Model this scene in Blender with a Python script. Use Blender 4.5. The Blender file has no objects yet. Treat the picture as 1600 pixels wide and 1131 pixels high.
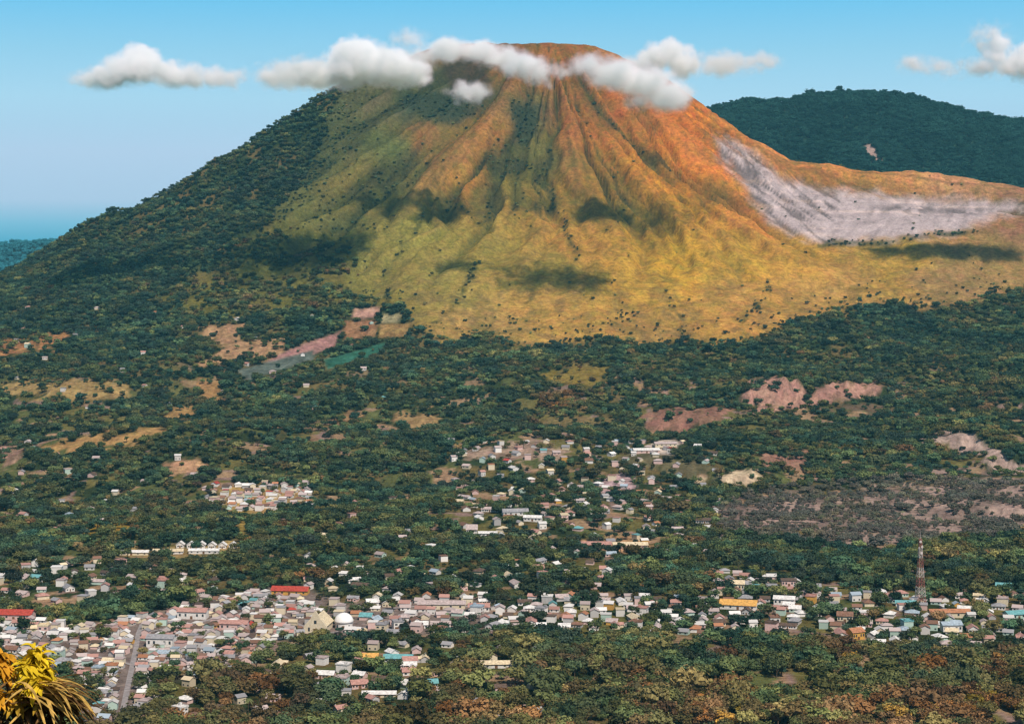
import bpy, bmesh, math, random
import numpy as np
from mathutils import Vector, Matrix

# ------------------------------------------------------------------ camera, sky, sun, exposure
scene = bpy.context.scene
COL = scene.collection
F, CX, HOR, HCAM = 2986.0, 800.0, 380.0, 355.0      # focal length in photo pixels, centre column, horizon row, eye height
cam_d = bpy.data.cameras.new('camera'); cam = bpy.data.objects.new('camera', cam_d); COL.objects.link(cam)
cam.location = (0, 0, HCAM); cam.rotation_euler = (math.radians(90), 0, 0)
cam_d.sensor_width = 36.0; cam_d.lens = 36.0 * F / 1600.0
cam_d.shift_y = -(565.5 - HOR) / 1600.0
cam_d.clip_start = 0.5; cam_d.clip_end = 60000
scene.camera = cam

SUN_AZ, SUN_EL = math.radians(27), math.radians(50)
S = Vector((math.sin(SUN_AZ) * math.cos(SUN_EL), -math.cos(SUN_AZ) * math.cos(SUN_EL), math.sin(SUN_EL)))
sun_d = bpy.data.lights.new('sun', 'SUN'); sun_d.energy = 5.0; sun_d.angle = math.radians(0.5); sun_d.color = (1.0, 0.905, 0.79)
sun = bpy.data.objects.new('sun', sun_d); COL.objects.link(sun); sun.rotation_euler = S.to_track_quat('Z', 'Y').to_euler()
sun.location = (400, -400, 2500)

def lin(c):
    c = np.asarray(c, float) / 255.0
    return np.where(c <= 0.04045, c / 12.92, ((c + 0.055) / 1.055) ** 2.4)
def lin4(c): return tuple(float(v) for v in lin(c)) + (1.0,)

world = bpy.data.worlds.new('World'); scene.world = world; world.use_nodes = True
nt = world.node_tree; nt.nodes.clear()
sky = nt.nodes.new('ShaderNodeTexSky'); sky.sky_type = 'NISHITA'; sky.sun_disc = False
sky.sun_elevation = SUN_EL; sky.sun_rotation = math.atan2(S.x, S.y); sky.altitude = 900; sky.air_density = 1.0; sky.dust_density = 0.6; sky.ozone_density = 2.0
tc = nt.nodes.new('ShaderNodeTexCoord'); sx = nt.nodes.new('ShaderNodeSeparateXYZ'); nt.links.new(tc.outputs['Generated'], sx.inputs[0])
ramp = nt.nodes.new('ShaderNodeValToRGB')             # the clear air low over the land: teal at the horizon, pale above it, blue higher up
mr = nt.nodes.new('ShaderNodeMapRange'); mr.inputs['From Min'].default_value = -0.01; mr.inputs['From Max'].default_value = 0.15
nt.links.new(sx.outputs['Z'], mr.inputs['Value']); nt.links.new(mr.outputs[0], ramp.inputs[0])
SKY = [(-0.010, (70, 160, 188)), (0.0005, (90, 176, 206)), (0.010, (132, 196, 224)), (0.022, (184, 212, 238)), (0.047, (192, 218, 244)), (0.075, (180, 224, 248)), (0.100, (154, 214, 244)), (0.127, (116, 202, 245))]
cr = ramp.color_ramp
cr.elements.remove(cr.elements[1]); cr.elements[0].position = 0.0; cr.elements[0].color = lin4(SKY[0][1])
for z, c in SKY[1:]:
    e = cr.elements.new((z + 0.01) / 0.16); e.color = lin4(c)
bgA = nt.nodes.new('ShaderNodeBackground'); bgA.inputs['Strength'].default_value = 0.078; nt.links.new(sky.outputs[0], bgA.inputs['Color'])
bgB = nt.nodes.new('ShaderNodeBackground'); bgB.inputs['Strength'].default_value = 1.0; nt.links.new(ramp.outputs[0], bgB.inputs['Color'])
mm = nt.nodes.new('ShaderNodeMapRange'); mm.inputs['From Min'].default_value = 0.13; mm.inputs['From Max'].default_value = 0.30
nt.links.new(sx.outputs['Z'], mm.inputs['Value'])
mixw = nt.nodes.new('ShaderNodeMixShader'); wo = nt.nodes.new('ShaderNodeOutputWorld')
nt.links.new(mm.outputs[0], mixw.inputs[0]); nt.links.new(bgB.outputs[0], mixw.inputs[1]); nt.links.new(bgA.outputs[0], mixw.inputs[2]); nt.links.new(mixw.outputs[0], wo.inputs[0])

vs = scene.view_settings; vs.view_transform = 'Standard'; vs.look = 'None'; vs.exposure = 0.0; vs.gamma = 1.0; vs.use_curve_mapping = False
scene.render.engine = 'CYCLES'
cy = scene.cycles
cy.use_denoising = True; cy.use_adaptive_sampling = True; cy.adaptive_threshold = 0.02
cy.max_bounces = 16; cy.diffuse_bounces = 2; cy.glossy_bounces = 1; cy.transmission_bounces = 2; cy.volume_bounces = 14; cy.transparent_max_bounces = 8
cy.volume_step_rate = 1.0; cy.volume_max_steps = 256
cy.filter_width = 1.4

rng = np.random.default_rng(7)
random.seed(7)

# ------------------------------------------------------------------ helpers
def tag(o, label=None, cat=None, group=None, kind=None):
    if label: o['label'] = label
    if cat: o['category'] = cat
    if group: o['group'] = group
    if kind: o['kind'] = kind
    return o

def empty(name, loc, rz=0.0):
    o = bpy.data.objects.new(name, None); COL.objects.link(o)
    o.location = loc; o.rotation_euler = (0, 0, rz); o.empty_display_size = 2
    return o

def mesh_np(name, verts, faces, mats=(), smooth=False, midx=None):
    """verts (n,3) array, faces (m,3|4) array"""
    me = bpy.data.meshes.new(name)
    verts = np.ascontiguousarray(verts, np.float32); faces = np.ascontiguousarray(faces, np.int32)
    n, m, k = len(verts), len(faces), faces.shape[1] if len(faces) else 3
    me.vertices.add(n); me.vertices.foreach_set('co', verts.ravel())
    me.loops.add(m * k); me.loops.foreach_set('vertex_index', faces.ravel())
    me.polygons.add(m); me.polygons.foreach_set('loop_start', np.arange(0, m * k, k, dtype=np.int32))
    me.polygons.foreach_set('use_smooth', np.full(m, smooth))
    if midx is not None: me.polygons.foreach_set('material_index', np.asarray(midx, np.int32))
    for mt in mats: me.materials.append(mt)
    me.update(calc_edges=True); me.validate()
    return me

def link(name, me, parent=None, loc=None):
    o = bpy.data.objects.new(name, me); COL.objects.link(o)
    if parent: o.parent = parent
    if loc is not None: o.location = loc
    return o

class MB:
    """collects boxes, prisms and bars; build() links them as one mesh object"""
    def __init__(s): s.v, s.f = [], []
    def poly(s, pts, faces):
        b = len(s.v); s.v += [tuple(p) for p in pts]; s.f += [tuple(b + i for i in f) for f in faces]
    def box(s, x0, x1, y0, y1, z0, z1):
        s.poly([(x0,y0,z0),(x1,y0,z0),(x1,y1,z0),(x0,y1,z0),(x0,y0,z1),(x1,y0,z1),(x1,y1,z1),(x0,y1,z1)],
               [(3,2,1,0),(4,5,6,7),(0,1,5,4),(1,2,6,5),(2,3,7,6),(3,0,4,7)])
    def bar(s, a, b, r):
        a, b = Vector(a), Vector(b); d = (b - a).normalized()
        u = d.orthogonal().normalized(); w = d.cross(u)
        p = [a + u*r + w*r, a - u*r + w*r, a - u*r - w*r, a + u*r - w*r]
        s.poly(p + [q + (b - a) for q in p], [(3,2,1,0),(4,5,6,7),(0,1,5,4),(1,2,6,5),(2,3,7,6),(3,0,4,7)])
    def tube(s, a, b, ra, rb, n=7):
        a, b = Vector(a), Vector(b); d = (b - a).normalized(); u = d.orthogonal().normalized(); w = d.cross(u)
        P = [a + (u*math.cos(t) + w*math.sin(t))*ra for t in (2*math.pi*i/n for i in range(n))]
        Q = [b + (u*math.cos(t) + w*math.sin(t))*rb for t in (2*math.pi*i/n for i in range(n))]
        s.poly(P + Q, [(i, (i+1) % n, n+(i+1) % n, n+i) for i in range(n)] + [tuple(range(n-1,-1,-1)), tuple(range(n, 2*n))])
    def mesh(s, name, *mats):
        me = bpy.data.meshes.new(name); me.from_pydata(s.v, [], s.f); me.update()
        for m in mats: me.materials.append(m)
        return me
    def build(s, name, mat, parent=None): return link(name, s.mesh(name, mat), parent)

# ---- value noise in numpy
def _hash(i, j, seed):
    h = (i.astype(np.int64) * 374761393 + j.astype(np.int64) * 668265263 + seed * 982451653) & 0xFFFFFFFF
    h = ((h ^ (h >> 13)) * 1274126177) & 0xFFFFFFFF
    return ((h ^ (h >> 16)) & 0xFFFF) / 65535.0
def vn(x, y, seed=0):
    x = np.asarray(x, float); y = np.asarray(y, float)
    i, j = np.floor(x), np.floor(y); u, v = x - i, y - j
    u = u*u*u*(u*(u*6-15)+10); v = v*v*v*(v*(v*6-15)+10)
    i = i.astype(np.int64); j = j.astype(np.int64)
    a, b, c, d = _hash(i,j,seed), _hash(i+1,j,seed), _hash(i,j+1,seed), _hash(i+1,j+1,seed)
    return (a*(1-u)+b*u)*(1-v) + (c*(1-u)+d*u)*v
def fbm(x, y, seed=0, octaves=4):
    s, a, t = 0.0, 1.0, 0.0
    for o in range(octaves):
        s = s + a*vn(x*2**o + 17*o, y*2**o - 11*o, seed + o); t += a; a *= 0.5
    return s / t                                        # 0..1, mean .5
def sstep(a, b, x):
    t = np.clip((x - a) / (b - a), 0, 1); return t*t*(3-2*t)

# ------------------------------------------------------------------ the shape of the land
X0, Y0 = 87.0, 5200.0                                   # the volcano's axis
_r = np.array([0, 70, 105, 130, 320, 500, 700, 1000, 1400, 1900, 2400, 2900, 5000, 9000])
_z = np.array([889, 893, 884, 852, 690, 552, 423, 285, 145, 68, 13, 0, -10, -60])
_tr = np.arange(0, 9000, 5.0); _tz = np.interp(_tr, _r, _z)
_k = np.hanning(17); _k /= _k.sum(); _tz = np.convolve(np.pad(_tz, 8, 'edge'), _k, 'valid')
_k = np.hanning(61); _k /= _k.sum(); _t2 = np.convolve(np.pad(_tz, 30, 'edge'), _k, 'valid'); _w = sstep(300, 900, _tr); _tz = _tz*(1-_w) + _t2*_w
LX = (np.array([0, 150, 296, 557, 784, 958, 1149, 1324, 1480, 2000, 4000]), np.array([0, 50, 92, 232, 412, 562, 735, 915, 1100, 1700, 3700]))
RX = (np.array([0, 157, 261, 427, 540, 670, 958, 1132, 1306, 1800, 2500, 4000]), np.array([0, 105, 158, 293, 398, 477, 508, 542, 588, 790, 1500, 3000]))
def reff(x, y):
    dx = x - X0
    fx = np.where(dx < 0, np.interp(-dx, *LX), np.interp(dx, *RX))
    return np.sqrt(fx**2 + (y - Y0)**2), np.arctan2(dx, Y0 - y)
def gully(x, y):
    """erosion channels running down the cone, -1 (channel) .. 1 (rib)"""
    r, a = reff(x, y)
    a = a + 0.14*(fbm(r/260.0, a*3, 31, 2) - .5) + 0.05*(fbm(r/60.0, a*9, 35, 2) - .5)
    g1 = np.abs(2*vn(a*7.5 + 50, r/900.0, 3) - 1)
    g2 = np.abs(2*vn(a*17 + 90, r/420.0, 5) - 1)
    g3 = vn(a*44 + 40, r/200.0, 9); g4 = 1 - np.abs(2*vn(a*26 + 20, r/300.0, 13) - 1)
    return np.minimum(g1*1.5, 1.0)*.9 + np.minimum(g2*1.6, 1.0)*.6 + g3*.3 + g4*.45 - 1.32
def channel(x, y):
    """how close a point lies to the bed of a channel, 0..1"""
    r, a = reff(x, y)
    a = a + 0.14*(fbm(r/260.0, a*3, 31, 2) - .5) + 0.05*(fbm(r/60.0, a*9, 35, 2) - .5)
    g1 = np.abs(2*vn(a*7.5 + 50, r/900.0, 3) - 1); g2 = np.abs(2*vn(a*17 + 90, r/420.0, 5) - 1)
    return np.maximum(np.exp(-(g1/.13)**2), .75*np.exp(-(g2/.12)**2))*sstep(90, 200, r)*(1 - sstep(560, 820, r))
SCARPS = [(451,3366,70,20),(536,3400,75,22),(635,3440,70,20),(294,3240,75,15),(405,2846,45,12),(305,2755,60,9),(711,3030,60,14),(752,2925,50,12),(632,2518,60,8)]   # eroded banks: x, y, half length, height
def height(x, y):
    if np.ndim(x) == 0: return float(height(np.array([x]), np.array([y]))[0])
    x = np.asarray(x, float); y = np.asarray(y, float)
    r, a = reff(x, y)
    z = np.interp(r, _tr, _tz)
    z = z + gully(x, y) * 44 * sstep(60, 260, r) * (1 - sstep(620, 1250, r)) * (1 - 0.8*sstep(560, 820, x))
    z = z + (fbm(x/160.0, y/160.0, 41, 4) - .5) * 38 * sstep(100, 500, r) * (0.25 + 0.75*sstep(1200, 2600, y)) * (1 - sstep(2300, 3000, r))
    z = z + (fbm(x/520.0, y/330.0, 44, 3) - .5) * 62 * sstep(1250, 1600, r) * (1 - sstep(2500, 2950, r))
    z = z + (fbm(x/170.0, y/170.0, 51, 3) - .5) * 9 * sstep(1250, 1500, y) * sstep(2500, 2900, r)
    z = z + (fbm(x/26.0, y/26.0, 47, 2) - .5) * 6.5 * sstep(3400, 3900, y)
    z = z + (fbm(x/35.0, y/35.0, 49, 2) - .5) * 16 * (1 - sstep(40, 130, r))
    for (sx0, sy0, sl, sh) in SCARPS:
        k = (np.abs(x - sx0) < sl*1.6) & (np.abs(y - sy0) < 260)
        if not np.any(k): continue
        xx, yy = x[k], y[k]; fr = sy0 + (fbm(xx/22.0, yy*0 + sy0, 211, 3) - .5)*46
        z[k] += sh*sstep(-9, 9, yy - fr)*np.exp(-((xx - sx0)/sl)**4)*(1 - sstep(30, 230, yy - fr))*(.6 + .8*fbm(xx/16.0, yy/90.0, 213, 3))
    # breached crater on the right shoulder: a bowl with a lip in front
    bx, by = (x - 985) / 430.0, (y - 4860) / 215.0
    bowl = np.clip(1 - bx*bx - by*by, 0, 1)
    z = z - 52 * sstep(0, .75, bowl) + 2.5*(fbm(x/18.0, y/40.0, 61, 3) - .5) * sstep(0, .3, bowl)
    lx, ly = (x - 1330) / 330.0, (y - 4600) / 120.0
    z = z + 48 * np.exp(-(lx*lx + ly*ly)*1.3)
    # the viewer's own hillside in the near foreground
    hill = 350 - 0.305*np.maximum(y, -200) + (fbm(x/9.0, y/9.0, 71, 3) - .5)*1.2
    hill = np.where(y < 0, np.minimum(hill, 350), hill)
    w = 1 - sstep(1080, 1190, y)
    return np.where(y < 1190, np.maximum(hill, -4)*w + z*(1-w), z)
def scr(x, y, z):
    return CX + F*x/np.maximum(y, 1.0), HOR - F*(z - HCAM)/np.maximum(y, 1.0)
_ys = np.concatenate([np.arange(1190, 3600, 4.0), np.arange(3600, 6000, 5.0)])
def at(c, r):
    """where the sight line through photo point (c, r) meets the ground"""
    c = np.atleast_1d(np.asarray(c, float)); r = np.atleast_1d(np.asarray(r, float)); out = np.zeros((len(c), 3))
    for k in range(0, len(c), 400):
        cc, rr = c[k:k+400, None], r[k:k+400, None]
        xx = (cc - CX)/F*_ys; zz = HCAM - (rr - HOR)/F*_ys
        hit = height(xx, np.broadcast_to(_ys, xx.shape)) >= zz
        i = np.where(hit.any(1), hit.argmax(1), len(_ys)-1)
        y = _ys[i]; x = (cc[:, 0] - CX)/F*y
        out[k:k+400] = np.stack([x, y, height(x, y)], 1)
    return out
def sdpoly(c, r, poly):
    """signed distance in photo pixels to a polygon's edge, negative inside"""
    P = np.array(poly, float); d2 = np.full(np.shape(c), 1e18); ins = np.zeros(np.shape(c), bool)
    for (ax, ay), (bx, by) in zip(P, np.roll(P, -1, 0)):
        ex, ey = bx-ax, by-ay; wx, wy = c-ax, r-ay
        t = np.clip((wx*ex + wy*ey)/(ex*ex+ey*ey+1e-9), 0, 1)
        d2 = np.minimum(d2, (wx-ex*t)**2 + (wy-ey*t)**2)
        if ay != by:
            k = ((ay > r) != (by > r)) & (c < (bx-ax)*(r-ay)/(by-ay) + ax); ins ^= k
    return np.where(ins, -1, 1)*np.sqrt(d2)

# ---- land cover: outlines of each patch of ground, as seen from the viewpoint
GRASS = [(532,140),(512,185),(492,240),(470,285),(440,318),(422,345),(440,375),(520,385),(560,410),(530,440),(560,465),(600,480),(640,488),(650,512),(690,535),(760,520),(800,535),(850,545),(930,528),(1000,540),(1060,535),(1150,543),(1200,515),(1300,492),(1380,476),(1450,482),(1510,482),(1545,462),(1640,450),(1700,250),(1230,200),(1000,20),(700,20)]
MIXED = [(430,340),(330,420),(230,470),(300,500),(420,490),(540,480),(600,480),(560,440),(560,400)]
ROCK = [(1118,218),(1150,225),(1190,252),(1230,282),(1300,299),(1400,307),(1480,312),(1540,315),(1600,322),(1596,330),(1560,334),(1500,362),(1400,372),(1330,378),(1285,382),(1240,365),(1205,345),(1175,315),(1150,275),(1125,245)]
SOIL = [  # outline, colour as it looks in the sun
 ([(0,530),(60,525),(112,518),(105,535),(60,547),(0,552)], (188,135,90)),
 ([(0,600),(100,593),(200,598),(207,622),(150,632),(90,616),(0,617)], (178,148,96)),
 ([(310,512),(380,503),(382,530),(452,528),(445,556),(340,572),(310,570),(350,545)], (190,150,112)),
 ([(450,546),(532,518),(524,540),(420,582),(400,576)], (186,138,130)),
 ([(505,562),(602,535),(592,552),(512,578)], (62,112,92)),
 ([(368,578),(490,547),(490,562),(388,594)], (112,122,112)),
 ([(538,502),(588,500),(588,526),(538,531)], (165,122,88)),
 ([(596,491),(626,490),(622,504),(596,504)], (185,172,130)),
 ([(592,507),(642,505),(636,526),(592,527)], (168,134,84)),
 ([(552,481),(594,480),(590,496),(552,497)], (205,160,140)),
 ([(310,600),(346,594),(342,632),(314,628)], (182,140,92)),
 ([(270,640),(306,624),(306,650),(270,661),(210,692),(130,704),(60,702),(130,680),(200,674),(240,668)], (188,148,95)),
 ([(0,690),(40,700),(20,730),(0,738)], (175,140,118)),
 ([(252,722),(300,713),(322,730),(270,742)], (200,156,120)),
 ([(525,650),(566,645),(560,670),(508,666)], (165,128,92)),
 ([(466,668),(502,658),(492,684)], (150,120,90)),
 ([(618,645),(692,640),(690,665),(650,677),(618,660)], (170,138,95)),
 ([(718,702),(760,698),(832,690),(900,705),(860,716),(730,716)], (178,150,130)),
 ([(1160,603),(1200,590),(1242,588),(1262,622),(1300,600),(1384,597),(1372,620),(1300,627),(1240,640),(1168,632)], (194,148,130)),
 ([(998,658),(1060,634),(1142,640),(1132,656),(1070,676),(1008,672)], (164,120,102)),
 ([(978,702),(1062,688),(1062,711),(1010,717)], (214,196,180)),
 ([(1078,746),(1180,733),(1192,745),(1172,757),(1090,752)], (216,192,160)),
 ([(1190,712),(1262,703),(1252,736),(1200,732)], (170,126,108)),
 ([(1428,692),(1490,671),(1542,690),(1572,720),(1610,735),(1590,746),(1540,716),(1490,702)], (200,172,158)),
 ([(1508,792),(1600,778),(1610,815),(1530,806)], (178,132,118)),
 ([(850,582),(952,571),(942,602),(872,602)], (150,128,64)),
 ([(830,655),(960,650),(950,662),(850,668)], (140,120,80)),
 ([(130,815),(220,820),(232,836),(130,832)], (172,138,60)),
 ([(1280,640),(1340,630),(1420,640),(1360,648)], (120,100,80)),
 ([(930,750),(990,742),(985,768),(940,772)], (200,168,168)),
 ([(905,840),(1010,838),(1010,858),(910,858)], (205,160,118)),
 ([(340,760),(480,758),(490,790),(380,815),(350,800)], (190,155,100)),
 ([(190,855),(380,845),(380,866),(200,872)], (190,160,105)),
 ([(370,790),(390,790),(386,836),(370,836)], (180,150,80)),
 ([(560,870),(640,868),(640,878),(560,880)], (150,125,90)),
 ([(1000,700),(1130,735),(1080,745),(960,720)], (120,110,80)),
]
SCRUB = [(1120,800),(1200,772),(1400,755),(1620,755),(1620,832),(1480,842),(1350,856),(1220,838),(1130,830)]
TOWN = [(0,962),(95,978),(230,962),(300,940),(400,920),(480,915),(520,940),(760,932),(780,985),(640,990),(560,1002),(520,995),(430,1005),(400,1040),(330,1045),(255,1062),(235,1100),(205,1140),(0,1140)]

CREEKS_LIP_SHADE = [[(668,333),(640,370),(617,405),(600,432)], [(748,412),(730,450),(708,482),(680,505)], [(622,298),(575,325),(555,345),(500,370)], [(852,285),(872,335),(888,368),(903,408)], [(612,455),(602,490),(606,500)], [(1040,455),(1062,500),(1075,530)], [(1205,440),(1190,470),(1160,500)], [(1285,385),(1340,379),(1400,378),(1450,369),(1520,361)]]  # tree-lined creeks; the last is a tree line with shade under the lip painted in
VILLAGE = [  # looser settlement: outline, share of trees left standing
 ([(505,935),(590,925),(760,930),(850,920),(1100,925),(1140,880),(1300,905),(1450,925),(1620,920),(1620,1022),(1400,1022),(1260,992),(1120,1008),(990,992),(860,990),(640,996),(560,1006)], .45),
 ([(-10,880),(150,872),(350,892),(420,905),(330,935),(230,935),(100,950),(-10,950)], .45),
 ([(420,1010),(840,1010),(850,1140),(230,1140),(260,1075)], .62),
 ([(700,690),(1070,690),(1060,870),(900,870),(720,830)], .5),
 ([(440,870),(700,870),(960,875),(940,925),(480,930)], .55)]
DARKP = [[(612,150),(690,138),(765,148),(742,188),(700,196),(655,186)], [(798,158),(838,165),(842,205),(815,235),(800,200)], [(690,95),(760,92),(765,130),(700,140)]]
def linedist(c, r, L):
    d = np.full(np.shape(c), 1e9)
    for (ax, ay), (bx, by) in zip(L[:-1], L[1:]):
        t = np.clip(((c-ax)*(bx-ax)+(r-ay)*(by-ay))/((bx-ax)**2+(by-ay)**2), 0, 1); d = np.minimum(d, np.hypot(c-ax-(bx-ax)*t, (r-ay-(by-ay)*t)))
    return d
def clearing(x, y):
    """small gaps in the valley wood: bare plots, gardens and rough grass"""
    return sstep(.575, .615, fbm(x/34.0 + .4*fbm(x/12., y/12., 165, 2), y/44.0, 161, 3))*(y > 1250)*(1 - sstep(3300, 3900, y))
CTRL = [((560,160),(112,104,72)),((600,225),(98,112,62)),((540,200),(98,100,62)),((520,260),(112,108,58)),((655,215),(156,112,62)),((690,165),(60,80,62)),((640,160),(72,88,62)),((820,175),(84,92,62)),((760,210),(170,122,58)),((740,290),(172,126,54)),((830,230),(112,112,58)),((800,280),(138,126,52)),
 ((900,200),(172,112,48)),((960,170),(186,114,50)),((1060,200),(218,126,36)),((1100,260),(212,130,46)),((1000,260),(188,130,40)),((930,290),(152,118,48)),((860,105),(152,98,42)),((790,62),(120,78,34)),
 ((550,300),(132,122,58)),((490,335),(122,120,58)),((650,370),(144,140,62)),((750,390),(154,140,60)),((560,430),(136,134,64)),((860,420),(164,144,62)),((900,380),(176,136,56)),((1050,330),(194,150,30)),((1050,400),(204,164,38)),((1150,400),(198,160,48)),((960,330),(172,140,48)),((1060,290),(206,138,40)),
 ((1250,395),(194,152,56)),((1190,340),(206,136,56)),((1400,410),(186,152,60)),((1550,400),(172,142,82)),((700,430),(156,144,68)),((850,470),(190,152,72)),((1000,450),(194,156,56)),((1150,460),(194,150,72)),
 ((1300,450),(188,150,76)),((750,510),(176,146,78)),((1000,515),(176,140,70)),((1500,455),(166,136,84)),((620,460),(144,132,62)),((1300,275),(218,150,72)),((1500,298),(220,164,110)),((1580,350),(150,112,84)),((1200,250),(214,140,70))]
ALB = 0.62                                              # from how bright ground looks in the sun to its base colour
def cover(x, y, z):
    c, r = scr(x, y, z); n = len(x)
    front = (y > 1195) & (y < 5260)
    wn = (fbm(x/90.0, y/90.0, 91, 4) - .5)
    wob = (fbm(x/40.0, y/40.0, 93, 3) - .5)*26
    under = lin((66,78,48))*ALB*.8
    col = np.tile(under, (n, 1)).astype(float)
    mixo = sstep(.5, .62, fbm(x/60.0, y/60.0, 95, 3))[:, None]
    col = col*(1-mixo) + mixo*lin((120,104,66))*ALB
    # grass of the cone
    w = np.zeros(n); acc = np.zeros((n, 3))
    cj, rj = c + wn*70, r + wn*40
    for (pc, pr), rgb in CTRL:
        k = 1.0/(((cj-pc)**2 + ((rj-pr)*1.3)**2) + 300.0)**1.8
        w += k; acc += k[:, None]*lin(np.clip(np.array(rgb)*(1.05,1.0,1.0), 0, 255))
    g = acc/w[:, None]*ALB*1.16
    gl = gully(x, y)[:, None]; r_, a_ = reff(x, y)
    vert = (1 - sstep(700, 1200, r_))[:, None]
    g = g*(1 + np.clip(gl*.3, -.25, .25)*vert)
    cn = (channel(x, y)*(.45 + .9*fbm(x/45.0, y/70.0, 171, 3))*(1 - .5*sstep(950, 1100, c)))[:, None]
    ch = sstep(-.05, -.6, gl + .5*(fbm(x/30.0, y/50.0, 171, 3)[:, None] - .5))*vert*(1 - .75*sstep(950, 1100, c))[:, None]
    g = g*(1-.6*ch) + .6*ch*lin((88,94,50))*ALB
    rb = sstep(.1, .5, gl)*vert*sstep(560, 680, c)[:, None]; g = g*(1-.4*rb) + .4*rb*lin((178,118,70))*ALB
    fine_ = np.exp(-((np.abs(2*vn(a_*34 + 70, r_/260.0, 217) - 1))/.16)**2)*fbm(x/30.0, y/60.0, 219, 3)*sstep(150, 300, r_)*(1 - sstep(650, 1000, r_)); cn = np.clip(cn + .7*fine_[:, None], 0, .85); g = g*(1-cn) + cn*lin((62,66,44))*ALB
    tuft = sstep(.50, .68, fbm(x/14.0, y/22.0, 97, 3))[:, None]
    g = g*(1-.32*tuft) + .32*tuft*lin((108,112,46))*ALB
    spot = sstep(.54, .66, fbm(x/20.0, y/30.0, 191, 4))[:, None]*sstep(380, 480, r)[:, None]; g = g*(1-.45*spot) + .45*spot*lin((122,104,70))*ALB
    spot = sstep(.55, .68, fbm(x/55.0, y/70.0, 193, 4))[:, None]; g = g*(1-.28*spot) + .28*spot*lin((112,106,54))*ALB
    gm = g.mean(1, keepdims=True); g = gm + (g - gm)*.96
    dg = sdpoly(c, r, GRASS) + wob*.8
    mg = (sstep(9, -9, dg)*(y < 5600) + 0.0)[:, None]
    mg = np.where((r_ < 520)[:, None] & (x > X0 - 480)[:, None] & (y > Y0 - 200)[:, None], 1.0, mg)
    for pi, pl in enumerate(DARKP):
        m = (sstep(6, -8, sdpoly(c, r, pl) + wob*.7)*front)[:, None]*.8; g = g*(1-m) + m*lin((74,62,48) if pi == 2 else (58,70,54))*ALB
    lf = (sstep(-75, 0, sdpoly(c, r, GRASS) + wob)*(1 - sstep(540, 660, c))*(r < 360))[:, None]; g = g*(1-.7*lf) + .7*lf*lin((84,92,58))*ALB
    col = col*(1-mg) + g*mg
    dm = sdpoly(c, r, MIXED) + wob
    m2 = (sstep(14, -14, dm)*.75*front)[:, None]; col = col*(1-m2) + m2*lin((128,120,58))*ALB
    # crater rock
    dr = sdpoly(c, r, ROCK) + (fbm(x/30.0, y/30.0, 99, 4) - .5)*20
    mk = (sstep(12, -12, dr)*(y < 5300)*(y > 4300))[:, None]
    band = fbm(x/120.0 + y/40.0, z/7.0, 101, 4)[:, None]
    str_ = fbm((x*.9 - y*.4)/16.0, z/40.0 + y/160.0, 103, 3)[:, None]
    cliff = np.exp(-((r - 328 - .02*(c-1450))/7.0)**2)*sstep(1330, 1400, c)*(1 - sstep(1520, 1560, c))*sstep(.3, .6, fbm(x/22.0, z/14.0, 195, 3))
    slant = fbm((c*.80 + r*.60)/46.0, (r*.80 - c*.60)/5.0, 197, 3)[:, None]*(1 - sstep(1290, 1360, c))[:, None]
    rk = lin((214,194,194))*ALB*(1.0 + .25*(band-.5))*(1 - .55*cliff[:, None])*(1 - .62*sstep(.46, .70, slant)) ; rk = rk*(1 - .22*sstep(.54, .72, str_)) + .12*sstep(.6,.75,band)*lin((230,190,150))
    col = col*(1-mk) + rk*mk
    cl = clearing(x, y)[:, None]*(1 - mg); kind = fbm(x/85.0, y/85.0, 163, 2)[:, None]
    ccol = np.where(kind < .40, lin((104,108,64)), np.where(kind < .53, lin((176,144,112)), np.where(kind < .60, lin((160,132,120)), lin((122,114,66)))))*ALB
    col = col*(1-cl) + cl*ccol*(.75 + .5*fbm(x/12.0, y/20.0, 167, 3)[:, None])
    ck = np.zeros(n)
    for L in CREEKS_LIP_SHADE:
        i = np.nonzero(front & (c > min(p[0] for p in L)-25) & (c < max(p[0] for p in L)+25) & (r > min(p[1] for p in L)-25) & (r < max(p[1] for p in L)+25))[0]
        if len(i): ck[i] = np.maximum(ck[i], sstep(7, 1.5, linedist(c[i] + wob[i]*.8 + (fbm(x[i]/12., y[i]/12., 183, 2)-.5)*14, r[i] + wob[i]*.3, L))*(.35 + .65*sstep(.4, .6, fbm(x[i]/38., y[i]/38., 181, 2))))
    ck = ck[:, None]; col = col*(1-.75*ck) + .75*ck*lin((66,76,46))*ALB
    # bare soil, fields and scrub
    for pi, (poly, rgb) in enumerate(SOIL):
        rough = .12 if pi in (3,4,5,6,7,8,9) else 1.0
        lo, hi = np.min(poly, 0) - 30, np.max(poly, 0) + 30
        i = np.nonzero(front & (c > lo[0]) & (c < hi[0]) & (r > lo[1]) & (r < hi[1]))[0]
        if not len(i): continue
        m = sstep(3, -3, sdpoly(c[i], r[i], poly) + rough*(wob[i]*.6 + (fbm(x[i]/13.0, y[i]/20.0, 173, 3) - .5)*22))[:, None]
        tone = (.45 + 1.05*fbm(x[i]/11.0, y[i]/20.0, 105, 4))[:, None]
        col[i] = col[i]*(1-m) + m*lin(rgb)*ALB*tone
    m = (sstep(14, -14, sdpoly(c, r, SCRUB) + wob*2.5 + (fbm(x/130., y/130., 221, 2)-.5)*60)*front)[:, None]
    col = col*(1-m) + m*lin((172,146,134))*ALB*(.75+.5*mixo)
    m = (sstep(8, -8, sdpoly(c, r, TOWN) + wob*.8)*front)[:, None]
    col = col*(1-m) + m*lin((150,132,124))*ALB*(.7+.5*fbm(x/9.0, y/9.0, 107, 2)[:, None])
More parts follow.
